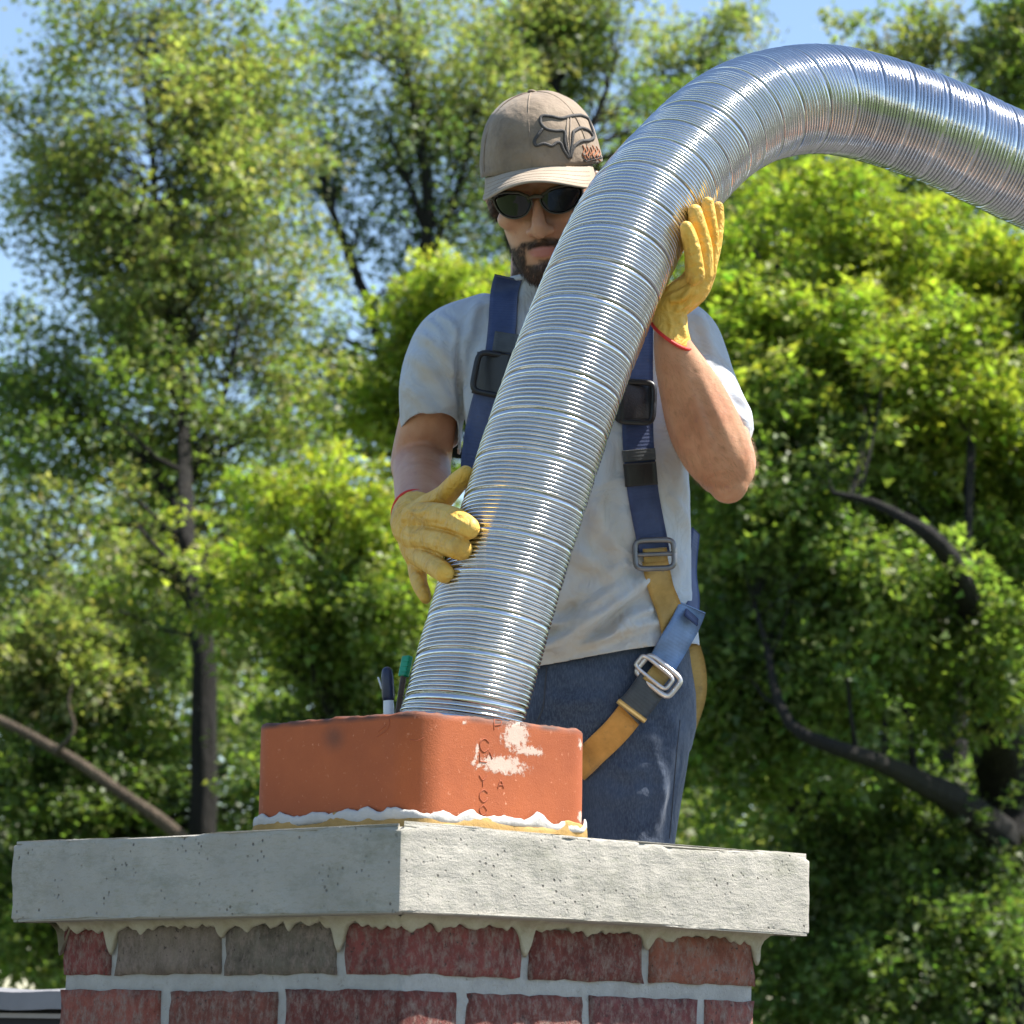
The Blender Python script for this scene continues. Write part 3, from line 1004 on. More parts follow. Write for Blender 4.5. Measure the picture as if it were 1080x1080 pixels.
o = mb.build('grip', M['green'], t2, False)
bmod = o.modifiers.new('b', 'BEVEL'); bmod.width = 0.002; bmod.segments = 2
for k in range(3):
    MB().box(m_ + (a_ - m_) * (0.25 + 0.25 * k) + Vector((0, -0.0055, 0)), (0.011, 0.0025, 0.0016), rot).build('grip_rib', M['green'], t2, False)
MB().add(*tube([m_, b_], .0042, 10)).build('shank', M['boot'], t2)

# ------------------------------------------------------------ the worker
PY = 5.05
ref_p = at(622, 885, PY)
person = empty('person', (ref_p.x, PY, RZ - 0.02))
tag(person, 'man in cap, sunglasses, grey shirt and harness guiding the steel pipe with yellow gloves', 'person')

HM = (Matrix.Translation(at(574, 206, 4.865)) @ Matrix.Rotation(R(-7), 4, 'Z') @ Matrix.Rotation(R(20), 4, 'X') @ Matrix.Rotation(R(-6), 4, 'Y') @ Matrix.Scale(1.03, 4))
HMI = HM.inverted()


def hl(x, y, z): return HM @ Vector((x, y, z))


def hb(c, r, n=16):
    V, Fc = ball(c, r, None, n)
    return [HM @ Vector(v) for v in V], Fc


head = []
hr = [(-.119, .016, -.080, -.052), (-.113, .030, -.088, -.03), (-.104, .038, -.093, -.012), (-.088, .0475, -.093, .012), (-.07, .053, -.092, .035), (-.05, .0585, -.0895, .055),
      (-.03, .0635, -.087, .072), (-.01, .067, -.082, .085), (.008, .070, -.080, .092), (.03, .0725, -.088, .098), (.06, .073, -.086, .1), (.085, .066, -.07, .09), (.105, .05, -.045, .07), (.118, .025, -.01, .04)]
V = []; Fc = []
n_ = 32
for z, w, yf, yb in hr:
    cy = (yf + yb) / 2; b_ = (yb - yf) / 2
    for k in range(n_):
        t = 2 * math.pi * k / n_
        c, s_ = math.cos(t), math.sin(t)
        e = 0.82 if s_ < 0 else 1.0
        V.append(hl(w * math.copysign(abs(c) ** e, c), cy + b_ * math.copysign(abs(s_) ** e, s_), z))
for i in range(len(hr) - 1):
    for k in range(n_):
        k2 = (k + 1) % n_
        Fc.append((i * n_ + k, i * n_ + k2, (i + 1) * n_ + k2, (i + 1) * n_ + k))
Fc.append(tuple(range(n_ - 1, -1, -1))); Fc.append(tuple((len(hr) - 1) * n_ + k for k in range(n_)))
head.append((V, Fc))
head.append(tube([hl(0, -.088, .006), hl(0, -.099, -.014), hl(0, -.110, -.034), hl(0, -.108, -.042)], [.0075, .0085, .0115, .0105], 16))
head += [hb((.0125, -.098, -.041), (.0085, .011, .0075)), hb((-.0125, -.098, -.041), (.0085, .011, .0075))]
head += [hb((0, -.0925, -.0665), (.019, .0085, .0042)), hb((0, -.0915, -.0755), (.017, .009, .005))]
head += [hb((.040, -.066, -.022), (.024, .020, .018)), hb((-.040, -.066, -.022), (.024, .020, .018))]
head += [hb((.028, -.082, .020), (.026, .012, .010)), hb((-.028, -.082, .020), (.026, .012, .010)), hb((0, -.086, -.100), (.022, .014, .016))]
for sx in (-1, 1):
    head.append(tube([hl(sx * .073, .012, .022), hl(sx * .082, .020, .018), hl(sx * .083, .022, .0), hl(sx * .077, .014, -.022), hl(sx * .072, .008, -.026)], [.005, .007, .0065, .006, .004], 10))
    head.append(hb((sx * .074, .012, .0), (.006, .014, .022)))


def ringp(px, py, Y, a, b, tilt=0.0, fwd=0.0):
    c = at(px, py, Y)
    return (c, Vector((a * math.cos(tilt), 0, a * math.sin(tilt))), Vector((0, b, -b * fwd)))


neck = chain([(577, 262, 4.95, .054), (577, 300, 4.96, .056), (582, 330, 4.97, .062), (590, 360, 4.97, .09)], 4, 20)
torso = ring_loft([ringp(585, 332, 4.965, .07, .05), ringp(598, 352, 4.965, .125, .062), ringp(603, 380, 4.955, .14, .08), ringp(607, 440, 4.955, .14, .09), ringp(612, 500, 4.965, .138, .09),
                   ringp(620, 580, 4.99, .13, .085), ringp(625, 660, 5.03, .128, .088), ringp(626, 730, 5.05, .13, .09)])
armL = [chain([(478, 358, 4.96, .040), (462, 390, 4.97, .042), (452, 440, 5.0, .0435), (444, 486, 5.03, .046), (445, 497, 5.0, .044), (445, 516, 4.90, .0415), (443, 532, 4.82, .036), (442, 540, 4.76, .031)], 4, 20)]
armR = [chain([(722, 362, 4.965, .040), (740, 400, 4.94, .042), (755, 450, 4.88, .045), (764, 490, 4.82, .047)], 4, 20),
        chain([(766, 497, 4.81, .040), (757, 480, 4.79, .050), (742, 448, 4.765, .0525), (728, 412, 4.74, .045), (716, 384, 4.71, .035), (709, 364, 4.692, .0275), (706, 345, 4.685, .022)], 4, 20),
        ball(at(768, 507, 4.805), (.031, .03, .034)), ball(at(765, 518, 4.80), (.018, .018, .016))]
legs = [ring_loft([ringp(626, 700, 5.05, .128, .09), ringp(624, 745, 5.05, .13, .09), ringp(624, 790, 5.05, .11, .08)])]
body = fuse('body', head + [neck, torso] + armL + armR + legs, 0.0036, 4, M['skin'], person)
bme = body.data
fold(bme, [([(714, 382), (733, 425), (752, 485)], 6, .003), ([(735, 395), (757, 440), (778, 490)], 6, .0025), ([(744, 508), (758, 503), (773, 500)], 3, -.002), ([(750, 521), (762, 525), (776, 519)], 2.5, -.0016), ([(418, 487), (445, 484), (478, 487)], 4, -.0035), ([(700, 400), (712, 450), (735, 500)], 6, .0015)])
co = get_co(bme)
Mi = np.array(HMI)
hc = co @ Mi[:3, :3].T + Mi[:3, 3]
hx, hy, hz = hc.T


def ss_(v, a, b):
    t = np.clip((v - a) / (b - a), 0, 1)
    return t * t * (3 - 2 * t)


ax = np.abs(hx)
isface = (hz > -.14) & (hz < .08) & (np.linalg.norm(hc, axis=1) < .17)
mous = ss_(hz, -.068, -.062) * (1 - ss_(hz + ax * .15, -.055, -.049)) * (1 - ss_(ax, .030, .037)) * (hy < -.065)
chin = (1 - ss_(hz, -.092, -.084)) * ss_(hz, -.150, -.125) * (hy < .03)
side = ss_(ax, .024, .030) * (1 - ss_(hz, -.070, -.056)) * (hy < .03) * ss_(hz, -.15, -.125)
# jaw strap and sideburn: behind a line that runs from the ear to the mouth corner
line = -.018 - 0.95 * (-.045 - hy).clip(-.2, .2) * 0 - 0.60 * np.clip((-hy) - .012, 0, .1)
jaw = (1 - ss_(hz - (-.030 + (-.62) * np.clip(-hy - .010, 0, .08)), -.006, .006)) * (ax > .030) * (hy < .022) * ss_(hz, -.15, -.125)
burn = (ax > .052) * ss_(hy, -.024, -.014) * (1 - ss_(hy, .010, .02)) * (hz < .04)
nz_ = np.array([noise.noise(Vector(v) * 160) for v in hc[isface]])
bd = np.maximum.reduce([mous, chin, side, jaw, burn]) * isface
bd[isface] = np.clip(bd[isface] * (1 + 0.9 * nz_), 0, 1)
soul = (ax < .008) * (hz < -.082) * (hz > -.09) * isface
bd = np.clip(np.maximum(bd * .93, soul * .6), 0, .95)
back = ((hy > .012) & (hz > -.07) & (hz < .2)) * isface * (ax > .0)
bd = np.maximum(bd, back * ((hy > .035) | (hz > .03)) * .95)
lip = np.clip(1.35 - np.sqrt((ax / .018) ** 2 + ((hz + .071) / .0065) ** 2), 0, 1) * (hy < -.085) * isface
lip = np.clip(lip * 2.5, 0, .85)
bd = bd * (1 - np.clip(lip * 1.4, 0, 1))
for nm, vals in (('beard', bd), ('lip', lip)):
    a = bme.attributes.new(nm, 'FLOAT', 'POINT'); a.data.foreach_set('value', vals.astype(np.float32))

# strands: thin tapered blades of hair
def strands(pts, nrm, dirs, length, width, name, mat, parent, seed=1):
    rg = np.random.default_rng(seed)
    n = len(pts)
    side = np.cross(nrm, dirs); side /= np.linalg.norm(side, axis=1)[:, None] + 1e-9
    L = length * rg.uniform(.6, 1.3, n)[:, None]
    mid = pts + (dirs * .55 + nrm * .30) * L
    tip = pts + (dirs * 1.0 + nrm * .28) * L
    w = side * width
    V = np.stack([pts - w, pts + w, mid + w * .7, mid - w * .7, tip + w * .1, tip - w * .1], 1).reshape(-1, 3)
    b = np.arange(n)[:, None] * 6
    Q = np.concatenate([b + np.array([0, 1, 2, 3]), b + np.array([3, 2, 4, 5])])
    o = link(name, np_mesh(name, V, Q), mat, parent)
    o['kind'] = 'stuff'
    return o

nrm = get_no(bme)
pick = np.where((bd > .5) & (hy < .03) & (hz < .02))[0]
rg = np.random.default_rng(3)
sel = rg.choice(pick, min(14000, len(pick) * 4))
pts = co[sel] + rg.normal(0, .0012, (len(sel), 3))
dn = np.array(HM.to_3x3() @ Vector((0, -.25, -1)))
out = np.sign(hx[sel])[:, None] * np.array(HM.to_3x3() @ Vector((1, 0, 0))) * np.where(hz[sel] > -.066, .8, .1)[:, None]
dr = dn + out + rg.normal(0, .3, (len(sel), 3)); dr -= nrm[sel] * (dr * nrm[sel]).sum(1)[:, None] * .8; dr /= np.linalg.norm(dr, axis=1)[:, None]
o = strands(pts, nrm[sel], dr, .0075, .00022, 'beard', M['hair'], person, 4)
# forearm hair
px_, py_ = pix_np(co)
pick = np.where((px_ > 690) & (px_ < 800) & (py_ > 372) & (py_ < 515) & (co[:, 1] < 4.87))[0]
sel = rg.choice(pick, 4600)
dr = np.array(at(740, 470, 4.8) - at(712, 370, 4.7)); dr /= np.linalg.norm(dr)
dr = dr + rg.normal(0, .35, (len(sel), 3)) + np.array([.5, 0, 0]); dr -= nrm[sel] * (dr * nrm[sel]).sum(1)[:, None] * .8; dr /= np.linalg.norm(dr, axis=1)[:, None]
strands(co[sel] + rg.normal(0, .001, (len(sel), 3)), nrm[sel], dr, .010, .00012, 'arm_hair', M['armhair'], person, 5)

# ---- shirt
sh = [ring_loft([ringp(574, 296, 4.955, .064, .062, .1), ringp(576, 306, 4.96, .066, .064, .1), ringp(582, 318, 4.965, .082, .072), ringp(590, 328, 4.965, .110, .080), ringp(598, 345, 4.96, .150, .093), ringp(603, 380, 4.95, .170, .108), ringp(607, 430, 4.95, .168, .116),
                 ringp(611, 480, 4.955, .162, .114), ringp(615, 520, 4.965, .160, .112), ringp(619, 570, 4.985, .156, .11), ringp(622, 620, 5.01, .153, .11), ringp(624, 655, 5.03, .158, .114, .06), ringp(625, 700, 5.045, .164, .122, .13), ringp(625, 722, 5.045, .165, .123, .13)])]
sh.append(chain([(512, 345, 4.955, .052), (482, 364, 4.95, .0625), (467, 386, 4.955, .059), (459, 410, 4.97, .055), (456, 436, 4.99, .050)], 5, 24))
sh.append(ring_loft([ringp(457, 425, 4.985, .051, .054), ringp(455, 445, 5.0, .0485, .052, -.02), ringp(453.5, 462, 5.012, .0475, .054, 0), ringp(453.5, 480, 5.02, .0475, .055, 0)]))
sh.append(chain([(688, 346, 4.96, .052), (714, 360, 4.955, .0625), (729, 384, 4.945, .058), (741, 412, 4.925, .052)], 5, 24))
sh.append(chain([(738, 400, 4.93, .052), (748, 428, 4.90, .053), (757, 448, 4.875, .054)], 5, 24))
shirt = fuse('shirt', sh, 0.0042, 6, M['shirt'], person)
def cut(obj, test, co_, no_):
    """trim one opening of a garment with a plane, removing what lies past it"""
    bm = bmesh.new(); bm.from_mesh(obj.data)
    fs = [f for f in bm.faces if test(f.calc_center_median())]
    geom = set(fs)
    for f in fs: geom.update(f.verts); geom.update(f.edges)
    bmesh.ops.bisect_plane(bm, geom=list(geom), plane_co=co_, plane_no=no_, clear_outer=True)
    bm.to_mesh(obj.data); bm.free()


def ptest(x0, x1, y0, y1):
    def t(c):
        a_, b_ = pix(c)
        return x0 < a_ < x1 and y0 < b_ < y1
    return t
hemL = at(453, 459, 5.01)
cut(shirt, ptest(380, 483, 405, 540), hemL, Vector((0, -.28, -1)))
hA = at(575, 700, 4.93); hB = at(705, 678, 4.93)
hn = (hB - hA).cross(Vector((0, 1, 0.0))).normalized()
cut(shirt, ptest(440, 780, 665, 760), hA, hn if hn.z < 0 else -hn)
solm = shirt.modifiers.new('s', 'SOLIDIFY'); solm.thickness = .0022; solm.offset = -1
fold(shirt.data, [
    ([(560, 690), (600, 684), (650, 675), (704, 665)], 1.6, -.0012), ([(424, 454), (440, 439), (462, 441), (484, 453)], 1.6, -.0012),
    ([(486, 345), (484, 380), (486, 420), (489, 466)], 3.0, -.010),
    ([(440, 350), (462, 366), (480, 397)], 6, .007), ([(432, 372), (455, 392), (478, 430)], 7, .008), ([(430, 405), (448, 425), (470, 455)], 7, .007),
    ([(447, 336), (460, 346), (470, 362)], 4, .005), ([(460, 332), (478, 342), (486, 360)], 4, .005), ([(505, 318), (498, 335), (494, 360)], 5, .005),
    ([(500, 380), (494, 420), (493, 470)], 6, .004),
    ([(560, 690), (598, 672), (640, 640), (686, 606)], 8, .028), ([(560, 662), (600, 655), (635, 628), (668, 606)], 6, .018),
    ([(585, 690), (630, 676), (668, 660), (700, 655)], 5, .013), ([(645, 664), (665, 650), (690, 642)], 5, .015), ([(606, 640), (640, 612), (664, 592)], 8, .012),
    ([(700, 640), (712, 610), (722, 585)], 6, .008), ([(705, 520), (722, 545), (728, 575)], 5, .006), ([(700, 440), (712, 480), (724, 530)], 6, .006),
    ([(735, 330), (745, 352), (752, 384)], 6, .005), ([(722, 345), (735, 372), (752, 400)], 6, .006), ([(760, 415), (772, 430), (790, 447)], 4, .006), ([(765, 405), (782, 425), (795, 440)], 4, .006), ([(745, 395), (760, 398), (775, 402)], 5, .005),
    ([(592, 560), (620, 590), (650, 600)], 10, .009), ([(610, 500), (640, 560), (652, 590)], 10, .008), ([(640, 470), (632, 530), (618, 590)], 9, .007)])
# armpit gusset shadow comes from the fold alone; collar band
colr = []
cc_ = [at(574, 297, 4.955), Vector((.0655, 0, .0066)), Vector((0, .0635, .003))]
for k in range(49):
    t = 2 * math.pi * k / 48
    colr.append(cc_[0] + cc_[1] * math.cos(t) + cc_[2] * math.sin(t))
MB().add(*tube(colr, .0045, 10)).build('collar', M['shirt'], shirt)

# ---- jeans
jn = [ring_loft([ringp(626, 655, 5.04, .142, .098), ringp(626, 675, 5.045, .145, .105), ringp(625, 700, 5.05, .150, .110), ringp(625, 730, 5.05, .156, .116), ringp(624, 765, 5.05, .158, .115), ringp(624, 790, 5.05, .150, .10)]),
      chain([(668, 745, 5.04, .088), (668, 790, 5.03, .084), (664, 840, 5.03, .078), (660, 890, 5.03, .073), (657, 960, 5.02, .066)], 4, 24),
      chain([(578, 745, 5.06, .088), (572, 800, 5.06, .084), (568, 880, 5.08, .074), (565, 960, 5.09, .066)], 4, 24)]
def wv(x, y, z): return Vector((x, y, z))
kR = at(657, 960, 5.02); kL = at(565, 960, 5.09)
fz = RZ - 0.03
jn.append(tube([kR, wv(kR.x, 5.02, kR.z - .12), wv(kR.x + .02, 5.06, fz + .22), wv(kR.x + .02, 5.08, fz + .07)], [.066, .060, .057, .060], 20))
jn.append(tube([kL, wv(kL.x, 5.10, kL.z - .12), wv(kL.x - .02, 5.16, fz + .22), wv(kL.x - .02, 5.20, fz + .07)], [.066, .060, .057, .060], 20))
jeans = fuse('jeans', jn, 0.0055, 6, M['denim'], person)
fold(jeans.data, [([(700, 748), (712, 775), (704, 820), (698, 870)], 6, .004), ([(640, 745), (665, 770), (700, 785)], 9, .004), ([(620, 830), (655, 842), (700, 830)], 9, .003), ([(575, 735), (600, 742), (640, 735)], 8, .006), ([(690, 790), (698, 830), (690, 880)], 5, .004), ([(630, 800), (660, 812), (690, 806)], 8, .003)])
bvj = BVHTree.FromPolygons([tuple(v.co) for v in jeans.data.vertices], [tuple(p.vertices) for p in jeans.data.polygons])
v_, f_ = stroke(bvj, [(577, 704), (575, 722), (573, 745), (566, 762)], .0011, .0006, 6, 6)
if v_: MB().add(v_, f_).build('fly_seam', M['seam'], jeans)
v_, f_ = stroke(bvj, [(717, 760), (713, 800), (709, 850), (706, 884)], .0009, .0003, 6, 6)
if v_: MB().add(v_, f_).build('side_seam', M['seam'], jeans)
for cx_, cy_ in ((kR.x + .02, 5.05), (kL.x - .02, 5.17)):
    zz = roof_z(0, cy_)
    fuse('boot', [tube([wv(cx_, cy_ + .05, zz + .16), wv(cx_, cy_ + .05, zz + .05)], [.05, .052], 16), tube([wv(cx_, cy_ + .05, zz + .048), wv(cx_, cy_ - .08, zz + .045), wv(cx_, cy_ - .15, zz + .04)], [.044, .046, .036], 16)], .005, 3, M['boot'], person)

# ---- gloves
def glove(name, fing, palm, cuff, cuff_dir, cuff_r, mat=M['glove'], cuff_ring=None):
    pcs = [chain(f, 4, 14) for f in fing] + [chain(p, 3, 16) for p in palm]
    if cuff_ring: pcs.append(cuff_ring)
    o = fuse(name, pcs, 0.0018, 2, mat, person)
    c = at(*cuff); d = Vector(cuff_dir).normalized()
    a = (Vector((0, 1, 0)) - d * d.y).normalized(); b = d.cross(a)
    pts = [c + (a * math.cos(t) + b * math.sin(t)) * cuff_r * (1 + .03 * math.sin(3 * t)) for t in [2 * math.pi * k / 40 for k in range(41)]]
    MB().add(*tube(pts, .0026, 8)).build('cuff_binding', M['red'], o)
    return o
dL = (at(443, 505, 4.97) - at(441, 546, 4.76))
gl = glove('glove', [
    [(437, 545, 4.66, .020), (460, 544, 4.580, .0185), (480, 549, 4.498, .0178), (494, 557, 4.450, .0158)],
    [(436, 566, 4.66, .019), (458, 569, 4.575, .0180), (474, 574, 4.503, .0175), (486, 579, 4.462, .0160)],
    [(440, 584, 4.66, .017), (452, 592, 4.58, .0155), (462, 599, 4.505, .0150), (469, 605, 4.472, .0135)],
    [(440, 598, 4.67, .014), (442, 614, 4.61, .0118), (447, 626, 4.575, .0098), (449, 631, 4.565, .008)],
    [(449, 538, 4.70, .021), (468, 524, 4.63, .0165), (483, 508, 4.575, .0145), (491, 499, 4.555, .011)]],
    [[(441, 543, 4.775, .0375), (438, 550, 4.73, .036), (436, 556, 4.70, .031), (437, 560, 4.675, .024)], [(440, 548, 4.76, .034), (440, 572, 4.70, .027), (441, 588, 4.67, .019)], [(441, 543, 4.76, .034), (450, 548, 4.70, .028), (447, 570, 4.66, .018)]],
    (440.5, 544, 4.775), dL, .0372)
cR = (709.5, 354, 4.690)
nR = Vector((-.50, .42, -.74)).normalized()
bR = (Vector((0, 1, 0)) - nR * nR.y).normalized()
aR = nR.cross(bR)
gr = glove('glove', [
    [(733, 290, 4.645, .0145), (731, 268, 4.628, .0125), (727, 250, 4.612, .0115), (724, 240, 4.604, .0095)],
    [(742, 290, 4.665, .0145), (742, 262, 4.650, .0130), (736, 238, 4.633, .0125), (733, 223, 4.628, .0105)],
    [(746, 288, 4.69, .013), (750, 255, 4.675, .0120), (748, 232, 4.662, .0110), (746.5, 214, 4.655, .0090)],
    [(744, 292, 4.72, .013), (753, 262, 4.71, .0105), (757, 235, 4.705, .0095), (757.5, 218, 4.70, .0078)],
    [(700, 322, 4.72, .018), (688, 300, 4.765, .0155), (678, 278, 4.785, .0135), (674, 266, 4.79, .011)]],
    [[(738, 288, 4.67, .020), (730, 303, 4.675, .0235), (716, 314, 4.68, .024), (706, 328, 4.685, .0245), (706, 338, 4.688, .027)], [(744, 290, 4.70, .015), (733, 306, 4.70, .020), (714, 322, 4.70, .020)]],
    tuple(cR), nR, .0340, cuff_ring=ring_loft([(at(706, 326, 4.685), Vector((.024, 0, -.004)), Vector((0, .023, 0))), (at(706.5, 338, 4.688), Vector((.026, 0, -.012)), Vector((0, .027, 0))), (at(*cR), aR * .0340, bR * .0340)]))
fold(gl.data, [([(432, 532), (446, 530), (462, 526)], 3, .003), ([(436, 548), (452, 552), (470, 552)], 2.5, -.002), ([(446, 541), (462, 536), (478, 545), (492, 553)], 1.6, .0012), ([(425, 545), (432, 560), (436, 580)], 4, .0025), ([(446, 556), (462, 558), (478, 562), (496, 570)], 1.7, -.0042), ([(442, 578), (456, 582), (470, 590), (484, 594)], 1.7, -.0038), ([(440, 600), (446, 606), (452, 616)], 1.6, -.003), ([(428, 536), (440, 541), (452, 538)], 2.5, .003), ([(445, 548), (448, 556), (446, 562)], 2, .0018), ([(441, 570), (445, 578), (444, 586)], 2, .0018), ([(420, 560), (430, 566), (440, 566)], 2, -.002), ([(460, 552), (464, 545), (462, 538)], 1.6, -.0012), ([(462, 578), (464, 570), (460, 564)], 1.6, -.0012)])
fold(gr.data, [([(706, 318), (722, 312), (736, 292)], 3, .004), ([(700, 310), (716, 302), (728, 296)], 2.5, -.004), ([(714, 330), (718, 318), (728, 308)], 3, .003), ([(716, 332), (719, 342), (724, 356)], 3, .003), ([(725, 240), (727, 258), (731, 280)], 1.2, .0012), ([(722, 268), (729, 270), (737, 266)], 1.6, -.0012), ([(733, 255), (740, 258), (747, 254)], 1.6, -.0012), ([(727, 284), (736, 280), (746, 284)], 1.8, -.0015), ([(712, 326), (724, 322), (736, 306)], 2.2, .003), ([(703, 330), (708, 342), (706, 354)], 2, .002)])

# ---- cap
def capdome():
    V = []; Fc = []
    nt_ = 96; nr_ = 26
    for i in range(nr_ + 1):
        ph = (i / nr_) * math.pi / 2
        for k in range(nt_):
            t = 2 * math.pi * k / nt_
            r = math.cos(ph) ** 0.80
            z = .037 + .111 * math.sin(ph) ** 0.98
            # panel seams: six shallow creases
            seam = sum(math.exp(-(((t - R(90 + 60 * q) + math.pi) % (2 * math.pi) - math.pi) / .035) ** 2) for q in range(6))
            rr = 1 - 0.010 * seam * math.cos(ph)
            x = .0885 * r * rr * math.cos(t); y = .010 + .103 * r * rr * math.sin(t)
            if y < 0: z += 0.006 * (1 - math.sin(ph)) * (-y / .09)
            if y > .05 and i < 6: z -= .006 * (6 - i) / 6
            nn = noise.fractal(Vector((x * 22, y * 22, z * 22)), 1, 2, 3) * .0016
            V.append(hl(x * (1 + nn * 8), y * (1 + nn * 8), z + nn))
    for i in range(nr_):
        for k in range(nt_):
            k2 = (k + 1) % nt_
            Fc.append((i * nt_ + k, i * nt_ + k2, (i + 1) * nt_ + k2, (i + 1) * nt_ + k))
    return V, Fc
V, Fc = capdome()
cap = link('cap', mesh('cap', V, Fc), M['cap'], person)
sol = cap.modifiers.new('s', 'SOLIDIFY'); sol.thickness = .002; sol.offset = -1
bvc = BVHTree.FromPolygons([tuple(v) for v in V], Fc)
MB().add(*ball(hl(0, .01, .1485), (.0065, .0065, .003))).build('top_button', M['cap'], cap)
# bill: arched sheet with thickness
V = []; Fc = []
na = 40; nb_ = 14
def billp(i, j, off):
    u_ = -1 + 2 * i / na; v_ = j / nb_
    a = R(-90) + u_ * R(66)
    xr = .0850 * math.cos(a); yr = .010 + .0985 * math.sin(a)
    L = .066 * math.sqrt(max(0, 1 - (abs(u_) ** 2.6))) * v_
    xd = xr * (1 + .05 * v_); yd = yr - L
    z = .0475 - .20 * L - 5.2 * (xd ** 2) * (.35 + .65 * v_) + off
    return hl(xd, yd, z)
for off in (.0016, -.0016):
    for i in range(na + 1):
        for j in range(nb_ + 1): V.append(billp(i, j, off))
w_ = nb_ + 1; half = (na + 1) * w_
for i in range(na):
    for j in range(nb_):
        a = i * w_ + j
        Fc.append((a, a + 1, a + w_ + 1, a + w_)); Fc.append((half + a, half + a + w_, half + a + w_ + 1, half + a + 1))
    Fc.append((i * w_ + nb_, half + i * w_ + nb_, half + (i + 1) * w_ + nb_, (i + 1) * w_ + nb_))
    Fc.append((i * w_, (i + 1) * w_, half + (i + 1) * w_, half + i * w_))
bill = link('bill', mesh('bill', V, Fc), M['bill'], cap)
MB().add(*tube([billp(i, nb_, 0) for i in range(na + 1)], .0021, 8)).build('bill_edge', M['bill'], bill)
for q_ in (.35, .55, .75, .9):
    MB().add(*tube([billp(i, nb_ * q_, .0016) for i in range(2, na - 1)], .0004, 6)).build('bill_stitching', M['cap'], bill)
for t_ in (-90, -30, -150, 90, 30, 150):
    pts = []
    for i in range(1, 24):
        ph = i / 24 * math.pi / 2; r = math.cos(ph) ** .80
        z = .037 + .111 * math.sin(ph) ** .98; x = .0885 * r * math.cos(R(t_)) * .991; y = .010 + .103 * r * math.sin(R(t_)) * .991
        if y < 0: z += 0.006 * (1 - math.sin(ph)) * (-y / .09)
        pts.append(hl(x, y, z))
    MB().add(*tube(pts, .0011, 6)).build('seam', M['cap'], cap)
# embroidered fox-head badge (raised cords)
Z5 = lambda p: (500 + p[0] / 4.906, 90 + p[1] / 4.906)
emb = [[(550, 155), (500, 160), (450, 172), (400, 162), (352, 160), (343, 185), (352, 208), (378, 228), (420, 236), (466, 240), (468, 290), (478, 330), (492, 372)],
       [(352, 228), (328, 262), (312, 290), (322, 312), (362, 302), (400, 314), (428, 296), (448, 302), (462, 335), (488, 374)],
       [(550, 155), (585, 172), (602, 210), (618, 262), (612, 280)],
       [(512, 242), (545, 222), (580, 228), (600, 245), (612, 272), (590, 286), (556, 288), (532, 302), (514, 322), (500, 372)],
       [(512, 242), (506, 290), (494, 368)]]
eo = None
for pl in emb:
    v_, f_ = stroke(bvc, [Z5(p) for p in pl], .0025, .0006, 5, 8)
    if v_:
        if eo is None: eo = MB().add(v_, f_)
        else: eo.add(v_, f_)
badge = eo.build('badge', M['emb'], cap)
eb = MB()
for pl in ([(484, 170), (478, 230), (484, 300), (492, 360)], [(498, 170), (496, 240), (494, 330), (496, 366)]):
    eb.add(*stroke(bvc, [Z5(p) for p in pl], .0012, .0006, 5, 8))
eb.build('badge_bar', M['embtan'], badge)
eb = MB()
for q in range(9):
    x0 = 562 + q * 10; y0 = 312 + (q * 37 % 23)
    eb.add(*stroke(bvc, [Z5((x0, y0)), Z5((x0 + 8, y0 + 22)), Z5((x0 - 2, y0 + 45)), Z5((x0 + 10, y0 + 60))], .0011, .0004, 3, 6))
eb.build('frayed_patch', M['rust'], badge)
eb = MB()
for q in range(12):
    x0 = 560 + q * 8; y0 = 352 + (q * 31 % 33)
    eb.add(*stroke(bvc, [Z5((x0, y0)), Z5((x0 + 6, y0 + 12)), Z5((x0 + 14, y0 + 8))], .0009, .0008, 3, 6))
eb.build('frayed_thread', M['emb'], badge)

# ---- sunglasses
gls = None
def lensface(sx):
    outl = [(.006, .000), (.009, .0095), (.022, .0145), (.042, .0165), (.060, .0155), (.071, .011), (.0725, .004), (.066, -.007), (.052, -.0165), (.034, -.0205), (.018, -.017), (.009, -.008)]
    pl = spline(outl + [outl[0]], 5)[:-1]
    def P(u_, z_, off):
        a = u_ / .078
        return hl(sx * (.078 + off) * math.sin(a) * 1.0, -.026 - (.079 + off) * math.cos(a), z_ + .001 + .10 * (u_ - .03) * 0)
    return pl, P
fr = empty  # keep name free
glm = MB()
lens_objs = []
gparent = None
rimmb = MB()
